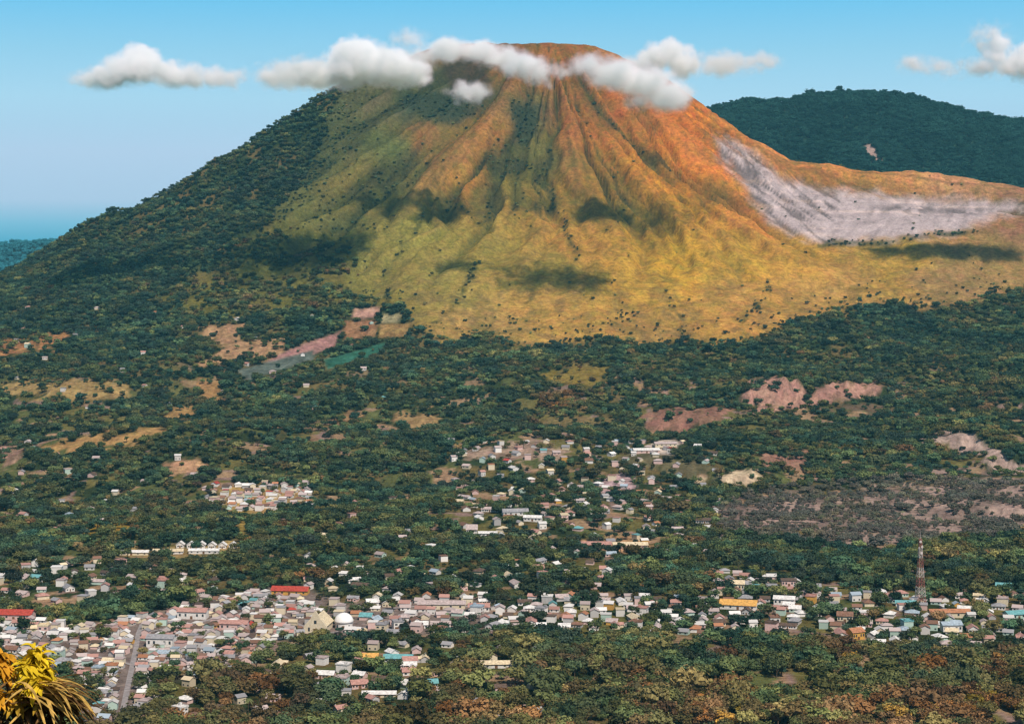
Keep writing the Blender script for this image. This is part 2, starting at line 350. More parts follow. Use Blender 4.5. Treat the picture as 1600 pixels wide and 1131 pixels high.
    return np.clip(col, 0, 1)

def tree_density(x, y, z):
    """0..1 chance of a tree at a ground point, and which cover it belongs to"""
    c, r = scr(x, y, z)
    wob = (fbm(x/40.0, y/40.0, 93, 3) - .5)*26
    d = np.full(len(x), .97)
    d *= .55 + .45*sstep(.36, .46, fbm(x/75.0, y/75.0, 113, 3))
    front = y < 5230
    g = sdpoly(c, r, GRASS) + wob*.8
    edge = sstep(-70, 5, g)
    lf = sstep(-75, 0, g + (fbm(x/50.0, y/50.0, 201, 3) - .5)*60)*(1 - sstep(540, 660, c)); bush = sstep(.52, .66, fbm(x/26.0, y/34.0, 187, 3)); d = np.where((g < 0) & front, .14*edge**4*(r > 360) + (.14*bush**2)*sstep(-90, -8, g)*sstep(400, 500, r) + .012*bush*(r > 250) + .55*lf*(r < 360) + .30*channel(x, y)*(1 - sstep(900, 1100, c))*(r > 150), d)
    d = np.where((g > 0) & (r < 455) & (c < 560), .96, d)
    m = (sdpoly(c, r, MIXED) + wob < 0) & (g > -5); d = np.where(m, .5*sstep(.42, .6, fbm(x/45.0, y/45.0, 115, 2)) + .12, d)
    for poly, f in VILLAGE: d = np.where(sdpoly(c, r, poly) + wob*.5 < 0, d*f, d)
    d = d*(1 - .86*clearing(x, y)*(g > 0))
    for pl in DARKP[:2]: d = np.where((sdpoly(c, r, pl) + wob*.7 < 0) & front, .55, d)
    for L in CREEKS_LIP_SHADE: d = np.where((linedist(c + wob*.8 + (fbm(x/12., y/12., 183, 2)-.5)*14, r + wob*.3, L) < 6*fbm(x/38., y/38., 181, 2)) & front & (r > 280), .6, d)
    for pi, (poly, rgb) in enumerate(SOIL):
        rough = .12 if pi in (3,4,5,6,7,8,9) else 1.0
        lo, hi = np.min(poly, 0) - 10, np.max(poly, 0) + 10
        i = np.nonzero((c > lo[0]) & (c < hi[0]) & (r > lo[1]) & (r < hi[1]))[0]
        if len(i): d[i] = np.where(sdpoly(c[i], r[i] - 3, poly) + rough*(wob[i]*.6 + (fbm(x[i]/13.0, y[i]/20.0, 173, 3) - .5)*22) < 2, .09*rough, d[i])
    scb = sdpoly(c, r, SCRUB) + wob*2.5 + (fbm(x/130., y/130., 221, 2)-.5)*60 < 0; d = np.where(scb, .5*sstep(.4,.6,fbm(x/50.0,y/50.0,117,2)) + .2, d)
    d = np.where(sdpoly(c, r, TOWN) < 0, .34, d)
    return d, c, r

# ------------------------------------------------------------------ materials
def newmat(name):
    m = bpy.data.materials.new(name); m.use_nodes = True
    n = m.node_tree.nodes; b = n['Principled BSDF']; b.inputs['Roughness'].default_value = .9
    b.inputs['Specular IOR Level'].default_value = .15
    return m, m.node_tree, b
def N(t, kind, **kw):
    n = t.nodes.new(kind)
    for k, v in kw.items(): setattr(n, k, v)
    return n
def plain(name, rgb, rough=.8, var=.18, scale=.35):
    m, t, b = newmat(name); b.inputs['Roughness'].default_value = rough
    geo = N(t, 'ShaderNodeNewGeometry'); nz = N(t, 'ShaderNodeTexNoise'); nz.inputs['Scale'].default_value = scale; nz.inputs['Detail'].default_value = 3
    t.links.new(geo.outputs['Position'], nz.inputs['Vector'])
    mp = N(t, 'ShaderNodeMapRange'); mp.inputs['To Min'].default_value = 1-var; mp.inputs['To Max'].default_value = 1+var
    mp.inputs['From Min'].default_value = .3; mp.inputs['From Max'].default_value = .7
    t.links.new(nz.outputs[0], mp.inputs['Value'])
    mx = N(t, 'ShaderNodeVectorMath', operation='SCALE'); mx.inputs[0].default_value = rgb; t.links.new(mp.outputs[0], mx.inputs['Scale'])
    t.links.new(mx.outputs[0], b.inputs['Base Color'])
    return m
def ground_mat(name, coarse=.02, fine=.14, bump=.6, lo=.55, hi=1.42):
    m, t, b = newmat(name); b.inputs['Roughness'].default_value = 1.0; b.inputs['Specular IOR Level'].default_value = 0.0
    at_ = N(t, 'ShaderNodeAttribute', attribute_name='cover')
    geo = N(t, 'ShaderNodeNewGeometry')
    n1 = N(t, 'ShaderNodeTexNoise'); n1.inputs['Scale'].default_value = coarse; n1.inputs['Detail'].default_value = 6; n1.inputs['Roughness'].default_value = .65
    n2 = N(t, 'ShaderNodeTexNoise'); n2.inputs['Scale'].default_value = fine; n2.inputs['Detail'].default_value = 4; n2.inputs['Roughness'].default_value = .7
    for n in (n1, n2): t.links.new(geo.outputs['Position'], n.inputs['Vector'])
    a1 = N(t, 'ShaderNodeMapRange'); a1.inputs['From Min'].default_value = .3; a1.inputs['From Max'].default_value = .7; a1.inputs['To Min'].default_value = .8; a1.inputs['To Max'].default_value = 1.2
    a2 = N(t, 'ShaderNodeMapRange'); a2.inputs['From Min'].default_value = .3; a2.inputs['From Max'].default_value = .7; a2.inputs['To Min'].default_value = lo; a2.inputs['To Max'].default_value = hi
    t.links.new(n1.outputs[0], a1.inputs['Value']); t.links.new(n2.outputs[0], a2.inputs['Value'])
    mu = N(t, 'ShaderNodeMath', operation='MULTIPLY'); t.links.new(a1.outputs[0], mu.inputs[0]); t.links.new(a2.outputs[0], mu.inputs[1])
    sc = N(t, 'ShaderNodeVectorMath', operation='SCALE'); t.links.new(at_.outputs['Color'], sc.inputs[0]); t.links.new(mu.outputs[0], sc.inputs['Scale'])
    hs = N(t, 'ShaderNodeHueSaturation'); a3 = N(t, 'ShaderNodeMapRange'); a3.inputs['To Min'].default_value = .488; a3.inputs['To Max'].default_value = .512
    a3.inputs['From Min'].default_value = .3; a3.inputs['From Max'].default_value = .7
    n3 = N(t, 'ShaderNodeTexNoise'); n3.inputs['Scale'].default_value = coarse*2.3; n3.inputs['Detail'].default_value = 5; t.links.new(geo.outputs['Position'], n3.inputs['Vector'])
    t.links.new(n3.outputs[0], a3.inputs['Value']); t.links.new(a3.outputs[0], hs.inputs['Hue']); t.links.new(sc.outputs[0], hs.inputs['Color'])
    t.links.new(hs.outputs[0], b.inputs['Base Color'])
    bp = N(t, 'ShaderNodeBump'); bp.inputs['Strength'].default_value = bump; bp.inputs['Distance'].default_value = 4.0
    t.links.new(n2.outputs[0], bp.inputs['Height']); t.links.new(bp.outputs[0], b.inputs['Normal'])
    return m
def leaf_mat(name, source):
    m, t, b = newmat(name); t.nodes.remove(b); out = t.nodes['Material Output']
    if source == 'instancer':
        a = N(t, 'ShaderNodeAttribute', attribute_name='tint'); a.attribute_type = 'INSTANCER'; colr = a.outputs['Color']
    else:
        a = N(t, 'ShaderNodeObjectInfo'); colr = a.outputs['Color']
    geo = N(t, 'ShaderNodeNewGeometry')
    nz = N(t, 'ShaderNodeTexNoise'); nz.inputs['Scale'].default_value = .45; nz.inputs['Detail'].default_value = 2
    t.links.new(geo.outputs['Position'], nz.inputs['Vector'])
    mp = N(t, 'ShaderNodeMapRange'); mp.inputs['From Min'].default_value = .3; mp.inputs['From Max'].default_value = .7; mp.inputs['To Min'].default_value = .6; mp.inputs['To Max'].default_value = 1.45
    t.links.new(nz.outputs[0], mp.inputs['Value'])
    sc = N(t, 'ShaderNodeVectorMath', operation='SCALE'); t.links.new(colr, sc.inputs[0]); t.links.new(mp.outputs[0], sc.inputs['Scale'])
    d = N(t, 'ShaderNodeBsdfDiffuse'); tr = N(t, 'ShaderNodeBsdfTranslucent'); mx = N(t, 'ShaderNodeMixShader'); mx.inputs[0].default_value = .2
    t.links.new(sc.outputs[0], d.inputs[0]); t.links.new(sc.outputs[0], tr.inputs[0]); t.links.new(d.outputs[0], mx.inputs[1]); t.links.new(tr.outputs[0], mx.inputs[2])
    t.links.new(mx.outputs[0], out.inputs['Surface'])
    return m
M_ground = ground_mat('earth and undergrowth'); M_volc = ground_mat('dry grass slopes', .018, .12, .9); M_rock = ground_mat('crater rock', .03, .16, .7, .72, 1.25)
M_leaf_i = leaf_mat('forest leaves', 'instancer'); M_leaf_s = leaf_mat('tree leaves', 'object')
M_bark = plain('bark', (.09, .065, .045), .95, .3, 1.5)

# ------------------------------------------------------------------ ground, volcano, crater
def axis(*segs):
    out = []
    for a, b, s in segs: out.append(np.arange(a, b, s))
    return np.concatenate(out + [[segs[-1][1]]])
gx = axis((-4200,-1600,60),(-1600,1600,6),(1600,4200,60))
gy = axis((-120,1180,20),(1180,1300,8),(1300,3500,6),(3500,5400,5),(5400,6400,40),(6400,12000,160))
GX, GY = np.meshgrid(gx, gy); fx_, fy_ = GX.ravel(), GY.ravel(); fz_ = height(fx_, fy_)
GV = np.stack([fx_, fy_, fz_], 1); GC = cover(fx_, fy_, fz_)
nx, ny = len(gx), len(gy)
ii = (np.arange(ny-1)[:, None]*nx + np.arange(nx-1)[None, :]).ravel()
GF = np.stack([ii, ii+1, ii+nx+1, ii+nx], 1)
mid = GV[GF].mean(1); mc, mrw = scr(mid[:, 0], mid[:, 1], mid[:, 2]); mr_, _ = reff(mid[:, 0], mid[:, 1])
edge_r = 1330 + (fbm(mid[:, 0]/120.0, mid[:, 1]/120.0, 121, 3) - .5)*260
rock = (sdpoly(mc, mrw, ROCK) < 0) & (mid[:, 1] > 4300) & (mid[:, 1] < 5200)
volc = (mr_ < edge_r) & ~rock
def sheet(name, sel, mat):
    f = GF[sel]; u, inv = np.unique(f, return_inverse=True); f = inv.reshape(-1, 4)
    me = mesh_np(name, GV[u], f, [mat], True)
    ca = me.color_attributes.new('cover', 'FLOAT_COLOR', 'POINT')
    ca.data.foreach_set('color', np.concatenate([GC[u], np.ones((len(u), 1))], 1).astype(np.float32).ravel())
    return link(name, me)
tag(sheet('ground', ~volc & ~rock, M_ground), 'wooded valley floor and lower slopes with bare soil clearings', kind='structure')
tag(sheet('volcano', volc, M_volc), 'volcano cone with gullied orange and green grass slopes', kind='structure')
tag(sheet('crater', rock, M_rock), 'pale pinkish bare rock hollow on the volcano shoulder', kind='structure')

# ---- far hills
SLIP = [(1350,226),(1358,222),(1366,228),(1373,240),(1379,256),(1368,256),(1358,244),(1350,238)]     # a bare landslip on the wooded hill
def ridge_hill(name, cols, rows, Y, depth, foot, label, step, mat_rgb, seed):
    xs_k = (np.array(cols, float) - CX)/F*Y; zs_k = HCAM - (np.array(rows, float) - HOR)/F*Y
    xs = np.arange(xs_k[0], xs_k[-1] + step, step); ys = np.arange(Y - depth, Y + depth*.7, step)
    Xh, Yh = np.meshgrid(xs, ys); top = np.interp(Xh, xs_k, zs_k)
    t = np.abs(Yh - Y)/np.where(Yh < Y, depth, depth*.7)
    rib = (fbm(Xh/230.0, Yh/420.0, seed, 4) - .5)
    Z = foot + (top - foot)*np.clip(1 - t**1.15, 0, 1) + rib*150*np.sin(np.clip(t, 0, 1)*math.pi)
    V = np.stack([Xh.ravel(), Yh.ravel(), Z.ravel()], 1); n = len(xs)
    i0 = (np.arange(len(ys)-1)[:, None]*n + np.arange(n-1)[None, :]).ravel()
    me = mesh_np(name, V, np.stack([i0, i0+1, i0+n+1, i0+n], 1), [M_ground], True)
    ca = me.color_attributes.new('cover', 'FLOAT_COLOR', 'POINT')
    cc = np.tile(np.array(mat_rgb), (len(V), 1)); vc, vr = scr(V[:, 0], V[:, 1], V[:, 2]); k_ = (sdpoly(vc, vr, SLIP) < 0) & (V[:, 1] < Y); cc[k_] = (.30,.20,.17); ca.data.foreach_set('color', np.concatenate([cc, np.ones((len(V), 1))], 1).astype(np.float32).ravel())
    tag(link(name, me), label, kind='structure')
    return xs, ys, Z
RH = ridge_hill('forested_hill', [820,950,1095,1115,1140,1170,1195,1230,1262,1285,1310,1330,1365,1400,1425,1450,1480,1510,1545,1575,1600,1700,1850], [330,230,177,170,164,158,161,159,150,151,144,146,147,150,152,162,166,177,181,189,191,215,270], 7400, 1350, 120, 'dark green forested hill ridge beyond the volcano shoulder', 18, (.022,.05,.034), 131)
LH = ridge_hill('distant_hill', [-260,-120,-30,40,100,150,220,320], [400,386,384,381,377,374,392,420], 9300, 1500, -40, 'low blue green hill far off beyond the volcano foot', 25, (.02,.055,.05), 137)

# ------------------------------------------------------------------ trees
def crown_np(seed, n, lobes, w, h, z0, leaf, core=True):
    """leaf clumps (quads) spread over several lobes inside a crown w wide and h high whose foot is at z0"""
    g = np.random.default_rng(seed); V, Fq = [], []
    cs = []
    for k in range(lobes):
        a = g.uniform(0, 2*math.pi); rr = w*.5*math.sqrt(g.uniform(.02, .62)); zz = z0 + h*g.uniform(.22, .8)
        taper = 1 - .45*abs((zz - z0)/h - .42)
        cs.append((rr*taper*math.cos(a), rr*taper*math.sin(a), zz, w*g.uniform(.17, .30)))
    cs = np.array(cs)
    k = g.integers(0, lobes, n); d = g.normal(size=(n, 3)); d /= np.linalg.norm(d, axis=1)[:, None]; d[:, 2] = d[:, 2]*.9 + .12
    rad = cs[k, 3]*g.uniform(.55, 1.08, n); P = cs[k, :3] + d*rad[:, None]
    nr = d + g.normal(size=(n, 3))*.45; nr /= np.linalg.norm(nr, axis=1)[:, None]
    t = np.cross(nr, g.normal(size=(n, 3))); t /= np.linalg.norm(t, axis=1)[:, None]; bt = np.cross(nr, t)
    s = leaf*g.uniform(.6, 1.25, n)[:, None]
    q = np.stack([P - t*s - bt*s*.6, P + t*s*.8 - bt*s, P + t*s + bt*s*.7, P - t*s*.7 + bt*s], 1)
    V = q.reshape(-1, 3); Fq = np.arange(4*n).reshape(n, 4)
    if core:
        for (x, y, z, r) in cs:
            b = len(V); r *= .62
            o = np.array([(r,0,0),(0,r,0),(-r,0,0),(0,-r,0),(0,0,r),(0,0,-r)]) + (x, y, z)
            V = np.concatenate([V, o])
            Fq = np.concatenate([Fq, b + np.array([(0,1,4,4),(1,2,4,4),(2,3,4,4),(3,0,4,4),(1,0,5,5),(2,1,5,5),(3,2,5,5),(0,3,5,5)])])
    return V, Fq, cs
def quads_to_pydata(V, Fq): return [tuple(v) for v in V], [tuple(dict.fromkeys(int(i) for i in f)) for f in Fq]
def palm_np(seed, h):
    g = np.random.default_rng(seed); V, Q = [], []
    for k in range(13):
        a = 2*math.pi*k/13 + g.uniform(-.2, .2); L = h*.42*g.uniform(.8, 1.1); up = g.uniform(.1, .75)
        prev = None
        for i in range(5):
            s = i/4; x = L*s*math.cos(up*.5); z = h + L*(up*s - 1.05*s*s)
            wd = h*.055*math.sin(math.pi*min(1, .18 + s*.8)) + .004*h
            c = np.array([x*math.cos(a), x*math.sin(a), z]); p = np.array([-math.sin(a), math.cos(a), 0])*wd
            V += [c - p + (0, 0, -wd*.5), c, c + p + (0, 0, -wd*.5)]
            b = len(V) - 3
            if prev is not None: Q += [(prev, prev+1, b+1, b), (prev+1, prev+2, b+2, b+1)]
            prev = b
    return np.array(V), np.array(Q)
def trunk_mb(h, r, cs=(), palm=False):
    m = MB()
    if palm:
        m.tube((0,0,-.02), (.01,.0,h*.55), r, r*.8, 6); m.tube((.01,0,h*.55), (0,0,h), r*.8, r*.6, 6)
    else:
        m.tube((0,0,-.05), (.01,.005,h*.45), r, r*.75, 6); m.tube((.01,.005,h*.45), (0,0,h*.72), r*.75, r*.4, 6)
        for (x, y, z, q) in list(cs)[:5]: m.tube((.008,.004,h*.38), (x, y, z), r*.5, r*.16, 5)
    return m
KINDS = []           # (name, crown verts, crown quads, trunk builder) in units of the tree's height
for name, seed, n, lobes, w, h, z0, leaf in (('round', 1, 420, 9, .95, .72, .28, .052), ('broad', 2, 460, 11, 1.25, .66, .26, .056), ('tall', 3, 380, 8, .58, .80, .22, .045), ('bushy', 4, 380, 9, 1.15, .88, .08, .058), ('open', 5, 300, 8, 1.0, .62, .40, .050)):
    V, Q, cs = crown_np(seed, n, lobes, w, h, z0, leaf); KINDS.append((name, V, Q, trunk_mb(.8, .03, cs)))
PV, PQ = palm_np(6, .86); KINDS.append(('palm', PV, PQ, trunk_mb(.86, .016, palm=True)))
def add_col(me): return me
tree_src = bpy.data.collections.new('tree kinds')        # never linked to the scene: only read by the forests' scattering
for i, (name, V, Q, tr) in enumerate(KINDS):
    v, f = quads_to_pydata(V, Q); m = MB(); m.v, m.f = list(v), list(f); nf = len(f); m.poly(tr.v, tr.f)
    me = m.mesh('forest_tree_' + name, M_leaf_i, M_bark)
    mi = np.zeros(len(me.polygons), np.int32); mi[nf:] = 1; me.polygons.foreach_set('material_index', mi)
    tree_src.objects.link(bpy.data.objects.new('%d_%s' % (i, name), me))

def scatter_group():
    g = bpy.data.node_groups.new('scatter trees', 'GeometryNodeTree')
    g.interface.new_socket('Geometry', in_out='INPUT', socket_type='NodeSocketGeometry'); g.interface.new_socket('Geometry', in_out='OUTPUT', socket_type='NodeSocketGeometry')
    gi, go = g.nodes.new('NodeGroupInput'), g.nodes.new('NodeGroupOutput')
    ci = g.nodes.new('GeometryNodeCollectionInfo'); ci.inputs['Collection'].default_value = tree_src; ci.inputs['Separate Children'].default_value = True; ci.inputs['Reset Children'].default_value = True
    ip = g.nodes.new('GeometryNodeInstanceOnPoints'); ip.inputs['Pick Instance'].default_value = True
    def attr(nm, ty):
        a = g.nodes.new('GeometryNodeInputNamedAttribute'); a.data_type = ty; a.inputs['Name'].default_value = nm; return a.outputs[0]
    cx = g.nodes.new('ShaderNodeCombineXYZ'); g.links.new(attr('turn', 'FLOAT'), cx.inputs['Z'])
    g.links.new(gi.outputs[0], ip.inputs['Points']); g.links.new(ci.outputs[0], ip.inputs['Instance'])
    g.links.new(attr('pick', 'INT'), ip.inputs['Instance Index']); g.links.new(cx.outputs[0], ip.inputs['Rotation']); g.links.new(attr('size', 'FLOAT_VECTOR'), ip.inputs['Scale'])
    g.links.new(ip.outputs[0], go.inputs[0])
    return g
SCATTER = scatter_group()
def forest(name, P, size, pick, tint, label):
    me = bpy.data.meshes.new(name); n = len(P); me.vertices.add(n); me.vertices.foreach_set('co', np.ascontiguousarray(P, np.float32).ravel())
    a = me.attributes.new('size', 'FLOAT_VECTOR', 'POINT'); a.data.foreach_set('vector', np.ascontiguousarray(size, np.float32).ravel())
    a = me.attributes.new('turn', 'FLOAT', 'POINT'); a.data.foreach_set('value', rng.uniform(0, 6.28, n).astype(np.float32))
    a = me.attributes.new('pick', 'INT', 'POINT'); a.data.foreach_set('value', np.asarray(pick, np.int32))
    a = me.attributes.new('tint', 'FLOAT_COLOR', 'POINT'); a.data.foreach_set('color', np.concatenate([tint, np.ones((n, 1))], 1).astype(np.float32).ravel())
    me.update()
    o = link(name, me); md = o.modifiers.new('scatter', 'NODES'); md.node_group = SCATTER
    return tag(o, label, kind='stuff')

PAL = np.array([(.024,.056,.040),(.042,.082,.046),(.070,.108,.046),(.115,.132,.044),(.165,.145,.050),(.185,.110,.050),(.220,.100,.030),(.320,.230,.030)])
def tree_tint(x, y, c, r):
    n = len(x)
    # mostly dark greens; olive and rusty crowns gather toward the near edge of the valley and in drifts
    t = 1.95 + 2.8*(fbm(x/48.0, y/48.0, 141, 3) - .5)*2 + rng.normal(0, .85, n)
    near = sstep(980, 1110, r); t = t + near*(1.0 + 1.7*fbm(x/60.0, y/45.0, 143, 3) + .9*sstep(900, 1500, c))*.85
    t = t + 3.6*np.exp(-(((c-860)/45)**2 + ((r-632)/22)**2)) + 2.6*np.exp(-(((c-900)/60)**2 + ((r-592)/18)**2))
    t = t - .5*sstep(3600, 4200, y)
    t = t + 1.6*(sdpoly(c, r, MIXED) < 0)
    t = np.clip(t, 0, 6.99); i = t.astype(int); f = (t - i)[:, None]
    col = PAL[i]*(1-f) + PAL[np.minimum(i+1, 7)]*f
    col = col*np.clip(np.exp(rng.normal(-.06, .46, n)), .3, 1.9)[:, None]
    lt = sstep(.55, .68, fbm(x/110.0, y/75.0, 215, 3))[:, None]; col = col*(1 + .45*lt)
    gy = (.55*rng.uniform(0, 1, n)*fbm(x/90.0, y/90.0, 207, 2))[:, None]; col = col*(1-gy) + gy*np.array((.085,.075,.065))
    sc = (sdpoly(c, r, SCRUB) < 6)[:, None]; return np.where(sc, col*.4 + .6*np.array((.190,.155,.138))*rng.uniform(.6, 1.4, n)[:, None], col)

# ---- houses and roads first (they keep trees off); their positions
ROADS = [[(222,975),(216,990),(207,1040),(196,1090),(186,1140)], [(216,990),(330,968),(440,962),(500,992)], [(30,1000),(110,1012),(207,1040)], [(600,952),(680,945),(770,950)], [(500,992),(600,975),(640,955)]]
ROADW = [at([p[0] for p in L], [p[1] for p in L]) for L in ROADS]
def road_dist(x, y):
    d = np.full(np.shape(x), 1e9)
    for L in ROADW:
        for a, b in zip(L[:-1], L[1:]):
            e = b[:2]-a[:2]; t = np.clip(((x-a[0])*e[0]+(y-a[1])*e[1])/(e@e), 0, 1)
            d = np.minimum(d, np.hypot(x-a[0]-e[0]*t, y-a[1]-e[1]*t))
    return d
ZONES = [  # outline, spacing in metres
 ([(95,985),(230,965),(300,945),(400,925),(470,935),(500,960),(520,990),(430,1000),(400,1040),(330,1045),(260,1060),(240,1100),(205,1140),(150,1140),(150,1090),(100,1020)], 9.8),
 ([(-20,965),(95,975),(100,1010),(95,1060),(-20,1000)], 12),
 ([(-10,885),(150,880),(350,900),(330,930),(230,930),(100,945),(-10,945)], 23),
 ([(505,945),(590,930),(760,935),(790,960),(850,930),(960,935),(1100,935),(1130,960),(1120,1000),(990,985),(860,985),(640,990),(560,1000)], 16.5),
 ([(1120,890),(1300,920),(1450,935),(1610,930),(1610,1015),(1400,1015),(1260,985),(1100,1000)], 18),
 ([(420,1010),(840,1010),(850,1140),(230,1140),(260,1075)], 26),
 ([(700,690),(1070,690),(1060,870),(900,870),(720,830)], 27),
 ([(320,760),(480,758),(490,795),(330,800)], 14),
 ([(960,690),(1120,690),(1130,880),(1060,880),(1060,700)], 38),
 ([(480,790),(720,780),(730,880),(480,880)], 60),
 ([(480,880),(700,880),(960,880),(940,920),(480,925)], 26),
 ([(0,690),(300,720),(320,760),(20,880)], 55),
 ([(0,480),(600,490),(600,640),(0,640)], 110),
]
HALLS = [
 (453,930,37,13,4.5,3.4,'red','ochre',-.12,'long hall with a bright red roof over ochre walls above the town'),
 (1156,953,35,17,4.5,3.8,'orange','white',-.25,'large hall with an orange yellow roof and white walls among trees'),
 (22,968,34,14,5,3.6,'red','pink',-.1,'faded red roofed hall by the frame edge above the yellow shrub'),
 (622,1036,24,10,4,2.4,'turquoise','white',-.05,'turquoise roofed shed between two small houses in the lower woods'),
 (578,1035,13,9,4,2.4,'orange','cream',.0,'small orange roofed house touching the turquoise roofed shed'),
 (640,1040,12,9,4,2.4,'salmon','pink',.1,'small salmon roofed house on the far end beside the turquoise shed'),
 (775,1044,36,9,3.5,2.0,'cream','white',.05,'cream long roofed shed among trees in the lower woods'),
 (592,1090,26,8,3,1.6,'white','cream',.0,'low white roofed shed near the bottom among olive trees'),
 (560,1076,13,9,4,2.4,'salmon','pink',.3,'salmon roofed house behind the low white roofed shed'),
 (672,1076,11,8,4,2.3,'turquoise','mint',.2,'small turquoise roofed house alone in the lower woods'),
 (1590,968,22,12,4.5,2.6,'turquoise','mint',.3,'turquoise roofed house at the frame edge beyond the mast'),
 (1570,922,15,9,4,2.2,'turquoise','white',-.3,'pale turquoise roofed house in trees behind the frame edge houses'),
 (1488,988,18,10,6.5,2.2,'pale blue','white',.1,'two storey house with a pale blue roof below the brick red roof'),
 (1485,966,38,10,5,2.4,'terracotta','cream',.05,'long house with a brick red roof at the foot of the mast'),
 (1338,1000,13,10,7,3.0,'terracotta','ochre',.5,'tall orange house with a terracotta roof below the dark trees'),
 (1322,972,14,11,6,3.0,'rust brown','cream',-.2,'brown roofed cream house half hidden in dark trees'),
 (1152,922,15,11,6.5,2.8,'cream','cream',-.1,'cream yellow house above the large orange roofed hall'),
 (1233,916,15,10,6,1.6,'dark brown','pink',.0,'boxy brown house in a grove above the white villa'),
 (1227,946,20,11,6,2.4,'white','white',-.25,'bright white villa with a white roof beside the orange roofed hall'),
 (690,952,46,13,5,2.6,'pale pink','cream',-.03,'wide market building with a pale pink roof along the lane'),
 (748,956,20,12,5,2.6,'salmon','white',.05,'salmon roofed house at the end of the wide market building'),
 (932,856,34,13,4.5,2.6,'salmon','cream',.0,'salmon long roofed school beside the ochre clearing'),
 (985,858,40,13,4.5,2.6,'cream','pink',.04,'cream long roofed building beside the salmon roofed school'),
 (805,806,32,12,5,3.2,'grey','white',.15,'grey roofed shed in the middle of the forest clearing'),
 (833,815,22,11,4.5,2.4,'white','white',-.2,'white roofed shed close beside the grey forest shed'),
 (737,834,13,10,5,5.0,'pale pink','white',.0,'small steep gabled chapel alone at a wood edge'),
 (762,838,22,9,3.5,1.8,'white','white',.0,'low white roofed barn beside the small steep gabled chapel'),
 (1010,708,40,14,4.5,2.6,'white','pink',.12,'white roofed farm shed on the pale clearing under the pink slopes'),
 (1040,700,34,14,4.5,2.6,'pale pink','cream',.12,'pale pink roofed farm shed behind the white farm shed'),
 (900,905,26,11,5,2.4,'white','white',.2,'white roofed house alone in dark trees behind the village'),
 (365,985,26,10,6,2.4,'salmon','pink',-.12,'salmon roofed block in the densest part of the town'),
 (300,968,28,12,7,2.6,'salmon','white',-.12,'tall salmon roofed block with white walls at the town top'),
 (250,1012,24,12,8,2.4,'grey','white',-.12,'tall grey roofed block beside the straight street'),
 (205,868,38,9,3.5,1.8,'white','cream',.0,'long pale shed in front of the peaked cottages, western one'),
 (262,866,34,9,3.5,1.8,'cream','white',.0,'long cream shed in front of the peaked cottages'),
 (318,866,34,9,3.5,1.8,'white','white',.0,'long white shed in front of the peaked cottages, eastern one'),
]
SPECIAL_AT = {'red_hall': (453,928), 'church': (495,990), 'dome': (536,982), 'orange_hall': (1156,951), 'mast': (1438,946), 'far_red_hall': (22,966)}
SPW = {k: at([v[0]], [v[1]])[0] for k, v in SPECIAL_AT.items()}
keep = [(w[0], w[1], {'red_hall': 24, 'church': 20, 'dome': 14, 'orange_hall': 26, 'mast': 10, 'far_red_hall': 24}[k]) for k, w in SPW.items()]
HW = at([q[0] for q in HALLS] + [281 + i*16.5 for i in range(6)], [q[1] for q in HALLS] + [856]*6)
hall_keep = []
for k in range(len(HW)):
    w_, d_ = (HALLS[k][2], HALLS[k][3]) if k < len(HALLS) else (9, 9)
    for u in np.arange(-w_/2 + 3, w_/2, 6.0): hall_keep.append((HW[k][0] + u, HW[k][1] + d_*.5, d_*.5 + 5))
keep += hall_keep
pts = []
for zi, (poly, sp) in enumerate(ZONES):
    lo, hi = np.min(poly, 0), np.max(poly, 0)
    n = 6000 if sp < 12 else (3000 if sp < 20 else 1300)
    c = rng.uniform(lo[0], hi[0], n); inv = rng.uniform(1/(hi[1]-HOR), 1/(lo[1]-HOR), n); r = HOR + 1/inv
    ok = sdpoly(c, r, poly) < 0; c, r = c[ok], r[ok]; W = at(c, r)
    rd = road_dist(W[:, 0], W[:, 1])
    for k in range(len(c)):
        x, y = W[k, 0], W[k, 1]
        if rd[k] < 7: continue
        if any((x-q[0])**2 + (y-q[1])**2 < q[2]**2 for q in keep): continue
        if any((x-q[0])**2 + (y-q[1])**2 < max(sp, q[4])**2*.98 for q in pts): continue
        pts.append((x, y, W[k, 2], zi, sp, c[k], r[k]))
print('houses', len(pts), [sum(1 for p in pts if p[3] == z) for z in range(len(ZONES))])
HP = np.array([(p[0], p[1]) for p in pts])
# hash the footprints so that trees keep clear
occ = set()
def block(x, y, rad):
    for i in range(int((x-rad)//4), int((x+rad)//4)+1):
        for j in range(int((y-rad)//4), int((y+rad)//4)+1):
            if (i*4+2-x)**2 + (j*4+2-y)**2 <= (rad+1.5)**2: occ.add((i, j))
for p in pts:
    block(p[0], p[1], 4.2 if p[4] < 13 else (6.0 if p[4] < 17 else 7.5))
    if p[4] > 14: block(p[0], p[1] - 8, 5.5)
for q in keep: block(q[0], q[1], q[2] - 2)
for q in hall_keep: block(q[0], q[1] - q[2] - 4, 6)

